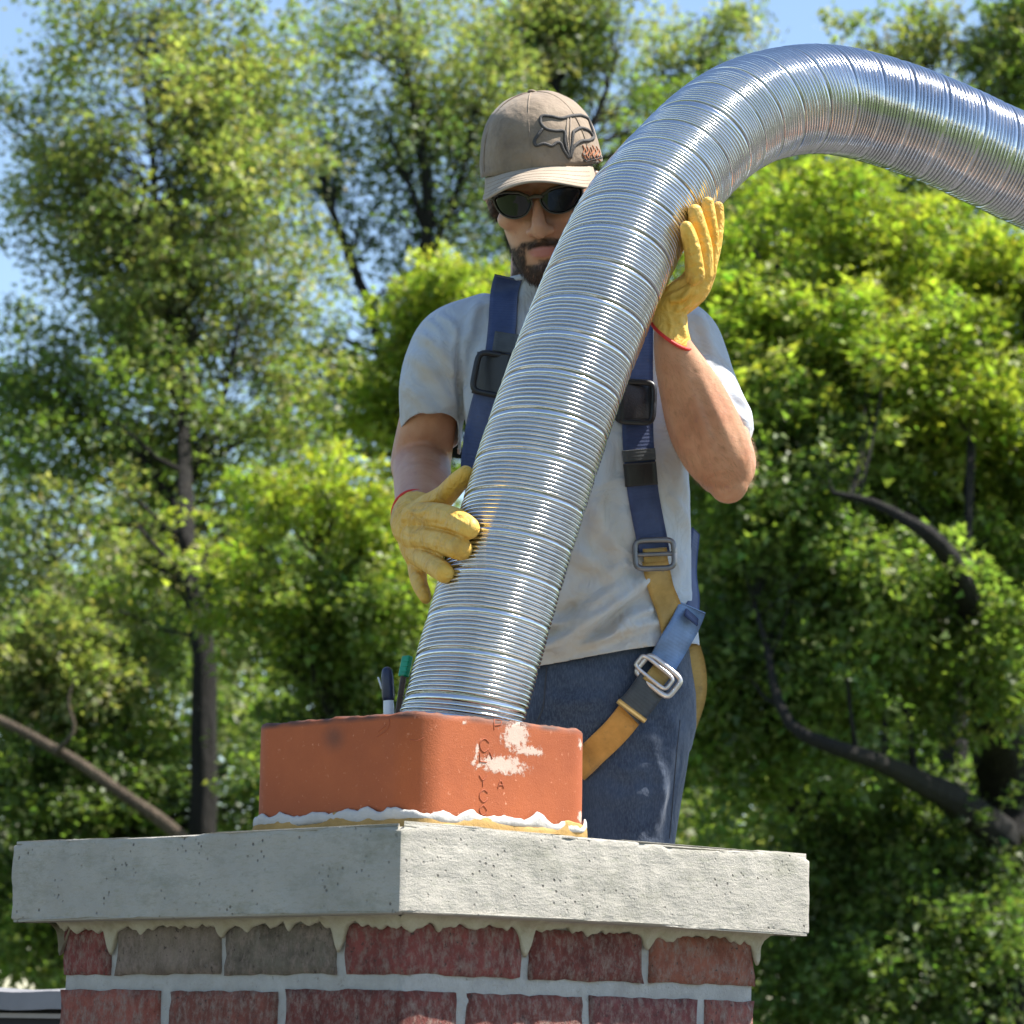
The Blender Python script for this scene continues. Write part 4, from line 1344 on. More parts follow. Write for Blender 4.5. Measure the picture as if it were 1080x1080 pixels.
# frame: brow bars, bridge, temples
for sx in (-1, 1):
    pl, P = lensface(sx)
    rimmb.add(*tube([P(a, b, .0005) for a, b in pl] + [P(pl[0][0], pl[0][1], .0005), P(pl[1][0], pl[1][1], .0005)], .0011, 8))
    rimmb.add(*tube([P(.006, .0065, .001), P(.022, .0155, .001), (P(.042, .0178, .001)), P(.060, .0165, .001), P(.074, .011, .000)], [.0020, .0022, .0024, .0028, .0032], 8))
    rimmb.add(*tube([P(.073, .010, .001), hl(sx * .0765, -.03, .010), hl(sx * .078, .012, .008)], [.0034, .003, .0025], 8))
rimmb.add(*tube([hl(-.009, -.1055, .008), hl(0, -.108, .0095), hl(.009, -.1055, .008)], [.003, .0036, .003], 10))
sung = rimmb.build('sunglasses', M['frame'], person)
for sx in (-1, 1):
    pl, P = lensface(sx)
    c = pl.mean(0)
    V = []; Fc = []
    rings_ = 5
    for off in (.0, -.0018):
        for r_ in range(1, rings_ + 1):
            for a, b in pl:
                V.append(P(c[0] + (a - c[0]) * r_ / rings_, c[1] + (b - c[1]) * r_ / rings_, off))
        V.append(P(c[0], c[1], off))
    n1 = len(pl); lay = rings_ * n1 + 1
    for L_ in (0, 1):
        b0 = L_ * lay
        for r_ in range(rings_ - 1):
            for k in range(n1):
                k2 = (k + 1) % n1
                Fc.append((b0 + r_ * n1 + k, b0 + r_ * n1 + k2, b0 + (r_ + 1) * n1 + k2, b0 + (r_ + 1) * n1 + k))
        for k in range(n1): Fc.append((b0 + lay - 1, b0 + k, b0 + (k + 1) % n1))
    for k in range(n1):
        k2 = (k + 1) % n1; o1 = (rings_ - 1) * n1
        Fc.append((o1 + k, o1 + k2, lay + o1 + k2, lay + o1 + k))
    bm = bmesh.new(); tmpm = mesh('lens', V, Fc); bm.from_mesh(tmpm); bmesh.ops.recalc_face_normals(bm, faces=bm.faces); bm.to_mesh(tmpm); bm.free()
    link('lens', tmpm, M['lens'], sung)

# ---- harness
dg = bpy.context.evaluated_depsgraph_get()
bb = MB()
for o in (shirt, jeans):
    me = o.data
    bb.add([tuple(v.co) for v in me.vertices], [tuple(p.vertices) for p in me.polygons])
bvs = BVHTree.FromPolygons(bb.V, bb.F)
hc0 = at(660, 500, 4.85)
harness = empty('harness', tuple(hc0))
harness.parent = person
harness.matrix_parent_inverse = Matrix.Translation(-Vector(person.location))
def hlink(mb, name, mat, smooth=False):
    o = mb.build(name, mat, None, smooth)
    o.parent = harness
    o.matrix_parent_inverse = Matrix.Translation(-Vector(hc0))
    return o

def ribbon_rows(rows, thick, name, mat):
    """rows: list of lists of 3D points across the strap"""
    rows = [[Vector(p) for p in r] for r in rows]
    nr_ = len(rows); nc = len(rows[0])
    V = []; W = []
    top = []; L = 0
    for i in range(nr_):
        a = rows[min(i + 1, nr_ - 1)][nc // 2] - rows[max(i - 1, 0)][nc // 2]
        b = rows[i][-1] - rows[i][0]
        nn = a.cross(b).normalized()
        if i and (rows[i][nc // 2] - EYE).dot(nn) > 0 and abs((rows[i][nc // 2] - EYE).normalized().dot(nn)) > .15: nn = -nn
        elif i == 0 and (rows[i][nc // 2] - EYE).dot(nn) > 0: nn = -nn
        if i: L += (rows[i][nc // 2] - rows[i - 1][nc // 2]).length
        for j, p in enumerate(rows[i]):
            V.append(p + nn * thick); W.append((L, j / nc * .04, 0))
        for j, p in enumerate(rows[i]):
            V.append(p); W.append((L, j / nc * .04, 0))
    Fc = []
    w = 2 * nc
    for i in range(nr_ - 1):
        for j in range(nc - 1):
            Fc.append((i * w + j, i * w + j + 1, (i + 1) * w + j + 1, (i + 1) * w + j))
            Fc.append((i * w + nc + j, (i + 1) * w + nc + j, (i + 1) * w + nc + j + 1, i * w + nc + j + 1))
        for e in (0, nc - 1):
            Fc.append((i * w + e, (i + 1) * w + e, (i + 1) * w + nc + e, i * w + nc + e))
    Fc.append(tuple(range(nc)) + tuple(range(2 * nc - 1, nc - 1, -1)))
    o_ = (nr_ - 1) * w
    Fc.append(tuple(o_ + k for k in range(nc)) + tuple(o_ + k for k in range(2 * nc - 1, nc - 1, -1)))
    mb = MB().add(V, Fc)
    o = hlink(mb, name, mat, True)
    at3 = o.data.attributes.new('weave', 'FLOAT_VECTOR', 'POINT')
    at3.data.foreach_set('vector', np.array(W, dtype=np.float32).ravel())
    return o

def strap(pl, width, name, mat, lift=.003, thick=.0024, sm=5):
    """strap draped over the shirt and jeans along a line"""
    c = spline(pl, 8)
    T = np.gradient(c, axis=0); T /= np.linalg.norm(T, axis=1)[:, None]
    rows = []
    Y0 = 4.85
    for (px, py), (tx, ty) in zip(c, T):
        r = []
        hw = width / 2 * F / Y0
        for q in (-1, -.66, -.33, 0, .33, .66, 1):
            p, n_ = cast(bvs, px + ty * hw * q, py - tx * hw * q)
            r.append(p.y if p else None)
        rows.append(r)
    Yv = np.array([[np.nan if q is None else q for q in r] for r in rows], dtype=float)
    m = np.nanmedian(Yv)
    for i in range(len(Yv)):
        rowm = np.nanmean(Yv[i]) if np.isfinite(Yv[i]).any() else m
        Yv[i] = np.where(np.isfinite(Yv[i]), Yv[i], rowm)
        k = np.polyfit(np.linspace(-1, 1, 7), Yv[i], 1)
        fit = np.polyval(k, np.linspace(-1, 1, 7))
        Yv[i] = np.minimum(Yv[i], fit) * .5 + fit * .5
    for _ in range(sm):
        Yv[1:-1] = Yv[1:-1] * .5 + (Yv[:-2] + Yv[2:]) * .25
    out = []
    for i, ((px, py), (tx, ty)) in enumerate(zip(c, T)):
        r = []
        for j, q in enumerate((-1, -.66, -.33, 0, .33, .66, 1)):
            Y = Yv[i][j] - lift
            hw = width / 2 * F / Y
            r.append(at(px + ty * hw * q, py - tx * hw * q, Y))
        out.append(r)
    return ribbon_rows(out, thick, name, mat), Yv

def free_strap(kp, width, name, mat, thick=.0024):
    """kp: px, py, Y, foreshortening 0..1, twist deg"""
    c = spline(kp, 8)
    P = [at(a[0], a[1], a[2]) for a in c]
    rows = []
    for i in range(len(P)):
        t = (P[min(i + 1, len(P) - 1)] - P[max(0, i - 1)]).normalized()
        side = t.cross(Vector((0, 1, 0))).normalized()
        dep = side.cross(t)
        a = R(c[i][3])
        w = (side * math.cos(a) + dep * math.sin(a)) * width / 2
        rows.append([P[i] + w * q for q in (-1, -.5, 0, .5, 1)])
    return ribbon_rows(rows, thick, name, mat)

def buckle(px, py, Y, w, h, ang, r, mat, name, inner=None, tilt=0, bar=True):
    c = at(px, py, Y)
    a = R(ang)
    X = Vector((math.cos(a), 0, math.sin(a))); Z = Vector((-math.sin(a), 0, math.cos(a)))
    if tilt: q = Matrix.Rotation(R(tilt), 3, 'Z'); X = q @ X; Z = q @ Z
    pts = []
    for k in range(49):
        t = 2 * math.pi * k / 48
        cx_, sx_ = math.cos(t), math.sin(t)
        pts.append(c + X * (w / 2 * math.copysign(abs(cx_) ** .38, cx_)) + Z * (h / 2 * math.copysign(abs(sx_) ** .38, sx_)))
    mb = MB().add(*tube(pts, r, 10))
    if bar:
        mb.add(*tube([c - X * w * .42, c + X * w * .42], r * .8, 8))
    o = hlink(mb, name, mat, True)
    return o, c, X, Z

# shoulder strap on his right (left in the picture)
strap([(536, 292), (532, 312), (530, 345), (526, 378), (517, 410), (508, 445), (502, 480), (500, 510)], .040, 'shoulder_strap', M['blue_web'])
strap([(535, 352), (532, 372)], .034, 'strap_tag', M['dark_web'], .0055)
o, Yv = strap([(523, 373), (521, 395), (517, 418)], .050, 'strap_pad', M['black'], .007, .004)
buckle(521, 395, float(Yv.mean()) - .014, .056, .060, -10, .0045, M['black'], 'plastic_slider', bar=False)
# on his left
strap([(672, 340), (672, 380), (672, 430), (673, 470), (678, 520), (687, 568), (690, 584)], .044, 'shoulder_strap', M['blue_web'])
o, Yv = strap([(669, 403), (670, 445)], .050, 'strap_pad', M['black'], .007, .004)
buckle(670, 424, float(Yv.mean()) - .014, .054, .060, -2, .0045, M['black'], 'plastic_slider', bar=False)
strap([(673, 474), (674, 486)], .047, 'strap_keeper', M['dark_web'], .006, .003)
strap([(674, 488), (676, 512)], .046, 'strap_keeper', M['black'], .007, .004)
o, Yv = strap([(690, 578), (691, 592)], .034, 'buckle_fold', M['yellow_web'], .009, .003)
yb = float(Yv.mean())
buckle(690.5, 584.5, yb - .022, .057, .042, 3, .0042, M['gun'], 'steel_adjuster', bar=True)
strap([(690, 590), (696, 618), (706, 645), (712, 672)], .037, 'yellow_strap', M['yellow_web'], .004)
# blue side strap from behind
free_strap([(733, 560, 5.08, 60), (729, 600, 5.06, 55), (731, 630, 5.01, 45), (728, 655, 4.95, 30)], .026, 'side_strap', M['blue_web'])
# worn blue loop across the front of the hip to the lower buckle
strap([(730, 640), (722, 658), (708, 682), (696, 704)], .042, 'hip_strap', M['pale_web'], .010, .003)
o, Yv = strap([(699, 706), (686, 722)], .030, 'buckle_fold', M['yellow_web'], .016, .003)
yb = float(Yv.mean())
buckle(694.5, 713, yb - .022, .062, .036, -38, .0042, M['steel'], 'steel_buckle', bar=False)
buckle(690, 709, yb - .026, .058, .022, -38, .003, M['steel'], 'steel_buckle_tongue', bar=False)
strap([(688, 720), (674, 740), (662, 752)], .046, 'strap_sleeve', M['dark_web'], .012, .004)
strap([(672, 742), (652, 768), (630, 790), (616, 804), (607, 812)], .040, 'thigh_strap', M['orange_web'], .006)
strap([(667, 748), (664, 752)], .050, 'strap_end_tab', M['yellow_web'], .020, .004)
# loose yellow strap behind the hip
free_strap([(717, 660, 5.02, 10), (724, 680, 5.03, 15), (731, 705, 5.04, 20), (733, 732, 5.05, 35), (727, 760, 5.06, 50), (718, 792, 5.06, 70)], .040, 'loose_strap', M['yellow_web'])

# ------------------------------------------------------------ trees
def leaves(centers, radii, counts, size, cols, seed, droop=0.0, outward=None):
    """leaf blades set along drooping feathered sprays; returns vertex and colour arrays"""
    rg = np.random.default_rng(seed)
    m = len(centers)
    ax = rg.normal(0, .6, (m, 3)) + np.array([0, 0, .12])
    if outward is not None: ax = ax + outward * .9
    ax /= np.linalg.norm(ax, axis=1)[:, None]
    up = rg.normal(0, .35, (m, 3)) + np.array([0, 0, 1.0])
    sd = np.cross(ax, up); sd /= np.linalg.norm(sd, axis=1)[:, None]
    up = np.cross(sd, ax)
    rp = lambda q: np.repeat(q, counts, axis=0)
    C_, A, Sd, U = rp(centers), rp(ax), rp(sd), rp(up)
    Rr = np.repeat(radii, counts)[:, None]
    n = len(C_)
    t = rg.random((n, 1)) ** .8
    lat = rg.normal(0, 1, (n, 1)) * (.42 * (1 - .55 * t)) * Rr
    P = C_ + A * (t * 2 - .9) * Rr + Sd * lat + U * rg.normal(0, .16, (n, 1)) * Rr - np.array([0, 0, 1.0]) * (t ** 2 * .30 + np.abs(lat / Rr) * .25) * Rr
    L = size * rg.uniform(.45, 1.5, n)[:, None]
    av = A * .5 + Sd * np.sign(lat) * .8 + rg.normal(0, .5, (n, 3)) + np.array([0, 0, -droop]); av /= np.linalg.norm(av, axis=1)[:, None]
    nv = U * .6 + rg.normal(0, .6, (n, 3)) + np.array([0, 0, .5]); nv -= av * (nv * av).sum(1)[:, None]; nv /= np.linalg.norm(nv, axis=1)[:, None]
    sv = np.cross(av, nv)
    w = L * 0.29
    sk = rg.uniform(-.5, .5, (n, 1))
    V = np.stack([P + av * L * .12 + sv * w * (1.15 + sk), P + av * L, P + av * L * .12 - sv * w * (1.15 - sk)], 1)
    cc = rp(cols)
    cc = cc * rg.uniform(.7, 1.35, (n, 1)) * (1 + rg.normal(0, .08, (n, 3)))
    return V.reshape(-1, 3), cc


def leaf_object(name, parts_, parent, kind=None):
    V = np.concatenate([p[0] for p in parts_]); cc = np.concatenate([p[1] for p in parts_]).clip(.004, .8)
    n = len(cc)
    me = np_mesh(name, V, np.arange(n * 3).reshape(n, 3))
    ca = me.attributes.new('leafcol', 'FLOAT_COLOR', 'POINT')
    ca.data.foreach_set('color', np.repeat(np.concatenate([cc, np.ones((n, 1))], 1), 3, axis=0).astype(np.float32).ravel())
    o = link(name, me, M['leaf'], parent, False)
    if kind: o['kind'] = kind
    return o, n


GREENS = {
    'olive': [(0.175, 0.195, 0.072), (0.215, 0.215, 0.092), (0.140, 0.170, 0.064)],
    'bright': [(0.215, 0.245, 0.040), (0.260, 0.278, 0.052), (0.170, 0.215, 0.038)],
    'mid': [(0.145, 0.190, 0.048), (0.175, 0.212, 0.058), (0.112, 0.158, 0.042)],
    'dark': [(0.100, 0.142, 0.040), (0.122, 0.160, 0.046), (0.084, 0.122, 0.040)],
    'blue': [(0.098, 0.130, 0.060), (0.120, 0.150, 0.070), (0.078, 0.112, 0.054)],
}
total = 0


def tree(name, label, base, stems, blobs, leaf, seed, mat='bark', gname='broadleaf trees behind the chimney', limbs=60, dens=1.6, gap=-.28, lean=0.0, sparse=1.35):
    """stems: lists of (px, py, Y, radius); blobs: (px, py, Y, rx, ry, rz, clumps, clump radius, leaves each, palette)"""
    global total
    rg = np.random.default_rng(seed); rl = random.Random(seed)
    root = empty(name, (base[0], base[1], 0))
    tag(root, label, 'tree', gname)
    tb = MB(); nodes = []
    first = True
    for st in stems:
        sp = spline([(*tuple(at(a, b, c)), r) for a, b, c, r in st], 6)
        if first:
            p0 = sp[0]
            sp = np.concatenate([[(base[0], base[1], -0.2, p0[3] * 1.6), (base[0] * .7 + p0[0] * .3, base[1] * .7 + p0[1] * .3, p0[2] * .35, p0[3] * 1.2)], sp])
            first = False
        pts = []
        for i, q in enumerate(sp):
            jx = .35 * q[3] * noise.noise(Vector((i * .7, seed, 1))); jz = .35 * q[3] * noise.noise(Vector((i * .7, seed, 5)))
            pts.append((q[0] + jx, q[1] + jz, q[2]))
            if q[2] > 5: nodes.append((q[0], q[1], q[2], q[3]))
        tb.add(*tube(pts, [q[3] for q in sp], 9))
    nodes = np.array(nodes)
    parts_ = []
    for (px, py, Y, rx, ry, rz, ncl, cr, nl, pal) in blobs:
        Y = Y - lean * (py - 450) / 600
        c = np.array(at(px, py, Y))
        ncl = int(ncl * dens)
        d = rg.normal(0, 1, (ncl, 3)); d /= np.linalg.norm(d, axis=1)[:, None]
        rad = rg.random((ncl, 1)) ** 0.42
        # uneven outline
        tail = 1 + .30 * (rg.random((ncl, 1)) ** 4)
        wob = tail * np.array([1 + .38 * noise.noise(Vector(v) * 2.1 + Vector((seed, px * .01, 0))) for v in d])[:, None]
        cen = c + d * rad * wob * np.array([rx, ry, rz])
        gaps = np.array([noise.noise(Vector(v) * 1.15 + Vector((seed * 3.1, 0, 0))) for v in cen])
        cen = cen[gaps > gap]
        ncl = len(cen)
        cr = cr * 1.25
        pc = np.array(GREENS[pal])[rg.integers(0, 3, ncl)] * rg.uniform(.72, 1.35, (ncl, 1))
        rr = cr * rg.uniform(.55, 1.3, ncl)
        cnt = np.maximum(8, (nl * .52 * sparse * (rr / cr) ** 2).astype(int))
        ow = (cen - c) / np.array([rx, ry, rz]); ow /= np.linalg.norm(ow, axis=1)[:, None] + 1e-6
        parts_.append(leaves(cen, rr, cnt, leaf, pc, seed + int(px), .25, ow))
        # limbs out to some clumps
        for k in rg.permutation(ncl)[:int(limbs * ncl / 100)]:
            e = cen[k]
            dd = np.linalg.norm((nodes[:, :3] - e) * np.array([1, 1, .8]), axis=1) + np.clip(nodes[:, 2] - e[2] + .3, 0, 9) * 1.2
            j = int(dd.argmin()); s = nodes[j]
            if np.linalg.norm(s[:3] - e) > 3.2 or e[2] < s[2] - .15: continue
            mid = (s[:3] + e) / 2 + np.array([rl.uniform(-.15, .15), rl.uniform(-.15, .15), rl.uniform(-.05, .25)])
            r0 = min(s[3] * .5, .030) * rl.uniform(.5, 1)
            tb.add(*tube([s[:3], (s[:3] + mid) / 2 + np.array([0, 0, -.04]), mid, (mid + e) / 2, e], [r0, r0 * .8, r0 * .62, r0 * .45, .004], 5, cap=False))
    tb.build('trunk', M[mat], root)
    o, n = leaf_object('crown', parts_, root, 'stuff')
    total += n
    return root


def gx(px, Y): return at(px, 1000, Y).x

# tall slender tree at the left
Y = 25
tree('leafy_tree', 'tall olive-green tree with one straight dark trunk, left of the worker', (gx(214, Y), Y),
     [[(216, 1100, 23.3, .115), (214, 870, 23.3, .098), (215, 690, 23.4, .085), (205, 620, 23.7, .066), (196, 555, Y - .9, .065), (194, 470, Y - .3, .05), (190, 390, Y, .045), (178, 310, Y, .042), (165, 230, Y + .2, .03), (160, 150, Y, .02), (150, 60, Y, .012)],
      [(200, 555, Y, .04), (172, 515, Y, .03), (148, 480, Y - .1, .025), (110, 440, Y, .014)],
      [(197, 520, Y, .04), (212, 470, Y, .028), (236, 420, Y + .2, .02), (250, 350, Y, .014)],
      [(192, 430, Y, .03), (170, 400, Y, .02), (140, 370, Y - .2, .012)],
      [(186, 360, Y, .025), (205, 300, Y, .02), (228, 230, Y, .012)],
      [(200, 580, Y, .035), (160, 555, Y - .2, .025), (100, 560, Y - .3, .018), (60, 590, Y - .5, .01)]],
     [(150, 40, Y, .95, .9, .75, 120, .26, 170, 'olive'), (165, 150, Y, 1.15, 1.1, .85, 190, .27, 175, 'olive'), (100, 205, Y, .6, .9, .6, 60, .26, 160, 'olive'), (190, 260, Y + .3, 1.05, 1.1, .8, 170, .27, 170, 'olive'),
      (130, 330, Y + .3, .85, 1.1, .7, 110, .28, 165, 'olive'), (215, 390, Y + .6, .95, 1.0, .7, 120, .27, 165, 'olive'), (90, 440, Y, 1.0, 1.0, .7, 110, .28, 165, 'mid'), (190, 480, Y + .8, 1.2, .6, .6, 100, .28, 165, 'mid'),
      (40, 400, Y + .8, .5, .8, .5, 34, .28, 160, 'blue'), (100, 590, Y - .3, 1.1, .9, .5, 90, .28, 165, 'olive'), (245, 610, Y - .5, .75, .5, .35, 46, .24, 160, 'bright'), (260, 110, Y + .2, .55, .7, .6, 70, .24, 150, 'olive')],
     .052, 11, dens=1.2, gap=-.16, lean=.6, sparse=1.12)
# bare dead limb in front of it
dead = empty('fallen_branch', (gx(180, 23), 23, 0))
tag(dead, 'bare brown slanting branch in front of the leaves at the lower left', 'branch')
pts = spline([(*tuple(at(a, b, 23)), r) for a, b, r in ((-160, 700, .03), (-60, 738, .032), (0, 760, .034), (50, 786, .036), (85, 806, .038), (130, 838, .042), (178, 872, .048), (240, 930, .055))], 6)
foot = at(240, 930, 23)
pts = np.concatenate([pts, [(foot.x + .9, 23.2, foot.z - 2.2, .07), (foot.x + 1.2, 23.3, -0.1, .09)]])
MB().add(*tube([p[:3] for p in pts], [p[3] for p in pts], 10)).build('limb', M['bark2'], dead)
pt = spline([(*tuple(at(a, b, 22.95)), r) for a, b, r in ((60, 792, .02), (78, 770, .014), (72, 740, .010), (80, 712, .005))], 5)
MB().add(*tube([p[:3] for p in pt], [p[3] for p in pt], 8)).build('twig', M['bark2'], dead)

# mid tree with forked stems against the sky
Y = 27.5
tree('leafy_tree', 'open-crowned tree with thin forked dark stems, sky showing through, behind his shoulder', (gx(432, Y), Y),
     [[(430, 1000, Y, .12), (430, 700, Y, .11), (428, 480, Y, .095), (432, 380, Y, .075), (444, 290, Y, .06), (452, 220, Y, .05), (440, 130, Y, .035), (425, 60, Y, .02), (420, 0, Y, .01)],
      [(424, 480, Y - .1, .07), (412, 400, Y - .1, .055), (392, 330, Y, .045), (368, 270, Y, .036), (348, 215, Y, .026), (335, 170, Y, .016)],
      [(446, 290, Y, .04), (462, 250, Y, .03), (486, 190, Y, .022), (500, 120, Y, .012)],
      [(360, 250, Y, .02), (352, 225, Y, .018), (352, 190, Y, .01)],
      [(448, 240, Y, .03), (430, 190, Y, .022), (410, 140, Y, .014)]],
     [(430, 20, Y, .8, .9, .55, 90, .25, 120, 'olive'), (480, 100, Y, .75, .9, .6, 95, .25, 125, 'olive'), (385, 110, Y, .75, .8, .6, 75, .25, 110, 'olive'), (460, 200, Y, .85, .9, .6, 80, .26, 110, 'blue'),
      (330, 60, Y + .5, .55, .8, .5, 40, .25, 105, 'olive'), (350, 190, Y + .3, .55, .8, .55, 46, .26, 100, 'blue'), (385, 280, Y + .5, .75, .9, .5, 46, .26, 95, 'blue'), (330, 400, Y + .4, 1.0, 1.0, .5, 80, .27, 130, 'blue'), (450, 330, Y + .6, .7, .8, .45, 36, .26, 95, 'blue'),
      (370, 400, Y - .4, .7, .7, .35, 40, .25, 140, 'mid')],
     .050, 22, dens=1.2, gap=-.16, lean=.6, sparse=1.12)
# tree straight behind his head
Y = 29
tree('leafy_tree', 'tall tree standing straight behind the capped head', (gx(600, Y), Y),
     [[(600, 1000, Y, .13), (596, 600, Y, .11), (590, 300, Y, .08), (592, 180, Y, .05), (585, 90, Y, .035), (575, 20, Y, .018)],
      [(592, 200, Y, .04), (630, 120, Y, .025), (650, 60, Y, .012)], [(590, 240, Y, .04), (545, 150, Y, .025), (530, 80, Y, .012)]],
     [(560, 30, Y, .8, .8, .5, 90, .26, 130, 'olive'), (620, 60, Y, .75, .8, .7, 100, .26, 135, 'olive'), (540, 120, Y, .7, .8, .6, 75, .26, 125, 'olive'), (650, 140, Y, .8, .9, .7, 90, .26, 130, 'mid'), (600, 10, Y, .5, .6, .4, 50, .25, 125, 'olive'),
      (520, 230, Y + .4, .7, .8, .6, 60, .27, 110, 'blue'), (680, 250, Y, 1.0, .9, .8, 80, .3, 140, 'mid'), (650, 30, Y, .4, .6, .4, 30, .24, 110, 'olive')],
     .053, 33, dens=1.2, gap=-.16, lean=.6, sparse=1.12)
# sparse top above the pipe
Y = 31
tree('leafy_tree', 'thin-topped tree whose sparse sprays show just above the bend of the pipe', (gx(745, Y), Y),
     [[(748, 1000, Y, .14), (748, 500, Y, .11), (742, 250, Y, .07), (738, 140, Y, .04), (740, 60, Y, .02), (744, 15, Y, .01)], [(742, 200, Y, .04), (790, 120, Y, .02), (800, 60, Y, .010)], [(742, 180, Y, .03), (706, 110, Y, .018), (700, 50, Y, .01)]],
     [(710, 80, Y, .42, .6, .55, 34, .24, 85, 'olive'), (748, 50, Y, .35, .5, .5, 26, .22, 75, 'olive'), (790, 50, Y, .35, .5, .45, 20, .22, 70, 'olive'), (740, 150, Y, .9, .8, .5, 60, .26, 100, 'mid'), (800, 190, Y, 1.2, .8, .6, 70, .28, 110, 'mid')],
     .058, 44)
# right side, far, above the pipe
Y = 29
tree('leafy_tree', 'airy tree rising above the pipe at the right edge', (gx(1000, Y), Y),
     [[(1004, 1000, Y, .14), (1004, 600, Y, .12), (996, 260, Y, .07), (985, 140, Y, .04), (975, 60, Y, .02), (972, 5, Y, .01)], [(996, 240, Y, .04), (1040, 140, Y, .03), (1078, 60, Y, .018), (1090, -20, Y, .012)], [(990, 200, Y, .03), (940, 130, Y, .018), (925, 70, Y, .01)]],
     [(965, 75, Y, .55, .7, .4, 44, .24, 115, 'olive'), (1020, 95, Y, .65, .8, .55, 60, .25, 125, 'olive'), (1075, 60, Y, .4, .7, .6, 40, .25, 120, 'mid'), (1085, 15, Y, .25, .5, .5, 24, .22, 130, 'dark'), (960, 35, Y, .2, .4, .3, 10, .2, 80, 'olive'), (930, 200, Y, 1.0, .9, .6, 60, .28, 110, 'mid'), (1060, 200, Y, .7, .9, .7, 60, .28, 120, 'mid'), (895, 30, Y, .25, .3, .12, 5, .16, 60, 'olive')],
     .060, 55)
# big tree on the right; sunlit top and shaded base put into leaf palettes
Y = 20.5
tree('spreading_tree', 'large bright yellow-green tree with crooked dark limbs filling the right side', (gx(1075, Y + .8), Y + .8),
     [[(1075, 1100, Y + .8, .24), (1068, 960, Y + .8, .22), (1062, 820, Y + .8, .20), (1050, 740, Y - .1, .15), (1030, 660, Y - .5, .10), (1008, 600, Y - 1.2, .065), (985, 568, Y - 1.5, .052), (955, 548, Y - 1.5, .036), (920, 530, Y - 1.4, .026), (880, 520, Y - 1.4, .015)],
      [(1055, 880, Y + .6, .12), (1000, 840, Y, .09), (930, 805, Y - 1.0, .055), (880, 788, Y - 1.3, .046), (838, 768, Y - 1.3, .036), (818, 730, Y - 1.2, .028), (808, 680, Y - 1.1, .020), (796, 640, Y - 1.0, .013)],
      [(840, 860, Y + .3, .05), (832, 820, Y, .04), (838, 775, Y - .2, .03)],
      [(1050, 720, Y + 1.2, .10), (1040, 560, Y + 1.6, .07), (1000, 420, Y + 1.2, .05), (960, 330, Y + .6, .04), (940, 250, Y + .3, .02)],
      [(1040, 600, Y + 1.4, .06), (930, 460, Y + 1.3, .045), (860, 380, Y + .6, .03), (820, 280, Y + .3, .02)],
      [(1062, 700, Y + .6, .09), (1090, 500, Y + .6, .06), (1080, 330, Y + .5, .03)]],
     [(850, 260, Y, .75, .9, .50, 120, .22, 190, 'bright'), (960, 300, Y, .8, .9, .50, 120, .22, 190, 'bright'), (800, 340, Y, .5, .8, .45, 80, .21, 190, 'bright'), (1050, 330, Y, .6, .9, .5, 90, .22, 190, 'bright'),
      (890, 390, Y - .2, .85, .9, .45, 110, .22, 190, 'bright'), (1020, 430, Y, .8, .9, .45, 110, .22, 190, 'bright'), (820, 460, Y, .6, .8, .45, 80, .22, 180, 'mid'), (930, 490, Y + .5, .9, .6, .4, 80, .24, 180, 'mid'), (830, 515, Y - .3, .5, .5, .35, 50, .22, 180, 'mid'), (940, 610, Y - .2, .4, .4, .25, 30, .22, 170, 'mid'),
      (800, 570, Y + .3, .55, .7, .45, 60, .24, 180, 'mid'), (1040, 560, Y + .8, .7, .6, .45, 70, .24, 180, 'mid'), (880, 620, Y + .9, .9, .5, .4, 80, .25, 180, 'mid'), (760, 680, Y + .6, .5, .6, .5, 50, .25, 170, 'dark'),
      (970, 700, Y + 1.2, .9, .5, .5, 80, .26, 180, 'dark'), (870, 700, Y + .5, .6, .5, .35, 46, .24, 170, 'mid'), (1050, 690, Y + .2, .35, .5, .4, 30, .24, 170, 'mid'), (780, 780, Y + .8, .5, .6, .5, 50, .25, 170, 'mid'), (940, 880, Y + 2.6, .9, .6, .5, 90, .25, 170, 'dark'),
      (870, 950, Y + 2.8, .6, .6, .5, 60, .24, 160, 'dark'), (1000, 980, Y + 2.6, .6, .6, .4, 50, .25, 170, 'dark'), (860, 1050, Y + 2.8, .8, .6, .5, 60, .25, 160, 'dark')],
     .056, 66, lean=2.4, dens=1.6, gap=-.30, limbs=9)
# bright low tree between the trunk and the worker
Y = 22.5
tree('young_tree', 'low bright green young tree between the straight trunk and the left glove', (gx(360, Y), Y),
     [[(362, 1100, Y, .08), (358, 800, Y, .07), (345, 650, Y, .05), (335, 560, Y, .03), (330, 510, Y, .015)], [(352, 720, Y, .04), (400, 620, Y, .025), (430, 560, Y, .012)], [(350, 700, Y, .04), (290, 620, Y, .025), (270, 580, Y, .012)]],
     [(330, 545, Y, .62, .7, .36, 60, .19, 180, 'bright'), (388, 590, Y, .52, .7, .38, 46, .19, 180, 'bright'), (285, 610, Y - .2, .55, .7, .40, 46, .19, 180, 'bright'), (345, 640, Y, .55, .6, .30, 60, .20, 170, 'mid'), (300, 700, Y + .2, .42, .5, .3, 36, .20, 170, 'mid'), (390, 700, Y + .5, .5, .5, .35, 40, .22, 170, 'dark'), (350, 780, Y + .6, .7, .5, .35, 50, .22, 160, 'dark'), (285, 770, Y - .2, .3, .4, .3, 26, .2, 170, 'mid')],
     .050, 77, lean=.8, dens=1.5, gap=-.05)
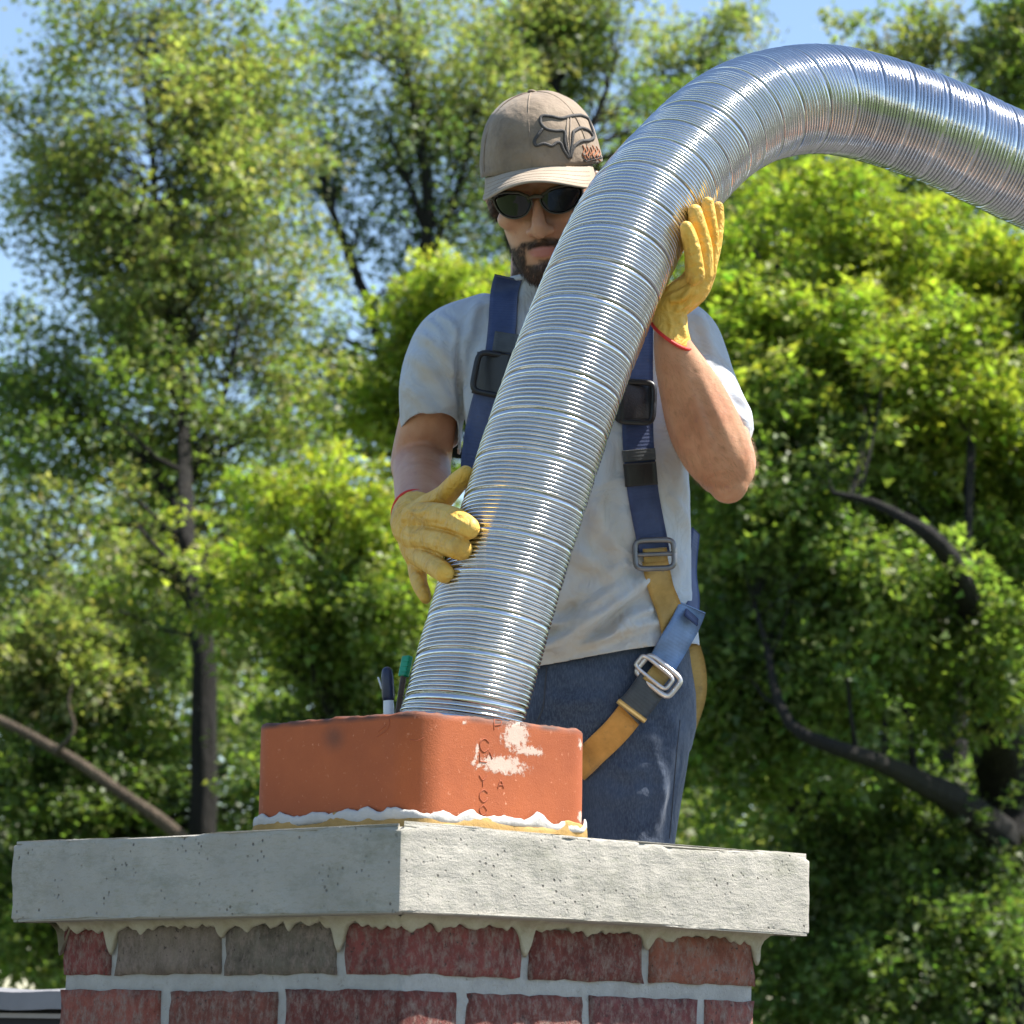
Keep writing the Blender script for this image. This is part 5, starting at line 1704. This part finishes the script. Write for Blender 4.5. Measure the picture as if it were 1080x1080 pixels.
# shrubby undergrowth at lower left, in front of the trunk line
Y = 24
tree('young_tree', 'dusty green bushy young tree low at the left edge under the tall tree', (gx(60, Y), Y),
     [[(60, 1150, Y, .07), (62, 950, Y, .06), (55, 800, Y, .04), (50, 720, Y, .02)], [(60, 900, Y, .04), (120, 800, Y, .02), (140, 740, Y, .01)]],
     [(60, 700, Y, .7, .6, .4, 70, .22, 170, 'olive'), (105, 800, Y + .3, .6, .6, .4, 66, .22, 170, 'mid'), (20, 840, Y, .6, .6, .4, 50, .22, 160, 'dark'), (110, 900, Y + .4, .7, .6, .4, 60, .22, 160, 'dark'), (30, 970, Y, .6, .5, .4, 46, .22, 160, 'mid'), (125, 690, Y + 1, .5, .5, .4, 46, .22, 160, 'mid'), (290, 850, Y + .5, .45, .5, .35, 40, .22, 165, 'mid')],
     .058, 88, lean=.4)
# yellow-green crown top seen over his right shoulder
Y = 24.5
tree('young_tree', 'yellow-green treetop peeping over his shoulder beside the beard', (gx(500, Y), Y),
     [[(502, 1000, Y, .09), (500, 700, Y, .07), (498, 450, Y, .04), (497, 330, Y, .02)]],
     [(500, 305, Y, .42, .5, .28, 44, .19, 190, 'bright'), (455, 345, Y, .3, .4, .25, 22, .18, 180, 'bright'), (520, 370, Y, .6, .5, .5, 60, .22, 180, 'mid'), (420, 430, Y + .4, .35, .5, .35, 26, .2, 170, 'bright')],
     .055, 99)

# the wood behind, one mass
rg = np.random.default_rng(5)
parts_ = []
cen = []; rr_ = []; cc_l = []
X0 = -13; X1 = 13
for k in range(8400):
    # crowns stepping up and back, so every rank shows a sunlit top
    rank = int(rg.choice(7, p=(.2, .16, .14, .125, .125, .125, .125)))
    Yk = 30 + rank * 2.6 + rg.uniform(-.9, .9)
    xk = rg.uniform(X0, X1) * (Yk / 32) if k < 6800 else rg.choice((-1, 1)) * rg.uniform(10, 24)
    pxk = 540 + F * xk / Yk
    hgt = 2.2 + rank * (1.05 if pxk < 700 else 1.30)
    rnd = 1.3 * noise.noise(Vector((xk * .5, rank * 3.3, 0))) + .6 * noise.noise(Vector((xk * 1.5, rank * 5.1, 3)))
    zk = 6 + hgt + rnd - (rg.random() ** 1.3) * (4.6 if rank > 1 else 8.5)
    pal = ('mid', 'olive', 'dark')[int(rg.choice(3, p=(.5, .3, .2)))]
    cen.append((xk, Yk + (zk - 6 - hgt) * -.35, zk)); rr_.append(rg.uniform(.35, .65)); cc_l.append(np.array(GREENS[pal][rg.integers(0, 3)]) * rg.uniform(.7, 1.2))
pw = leaves(np.array(cen), np.array(rr_), np.full(len(cen), 58), .13, np.array(cc_l), 6, .2)
o, n = leaf_object('distant_wood', [pw], None, 'stuff')
tag(o, 'dark mass of woodland closing the view behind the nearer trees', 'woodland')
total += n
print('leaf triangles', total)
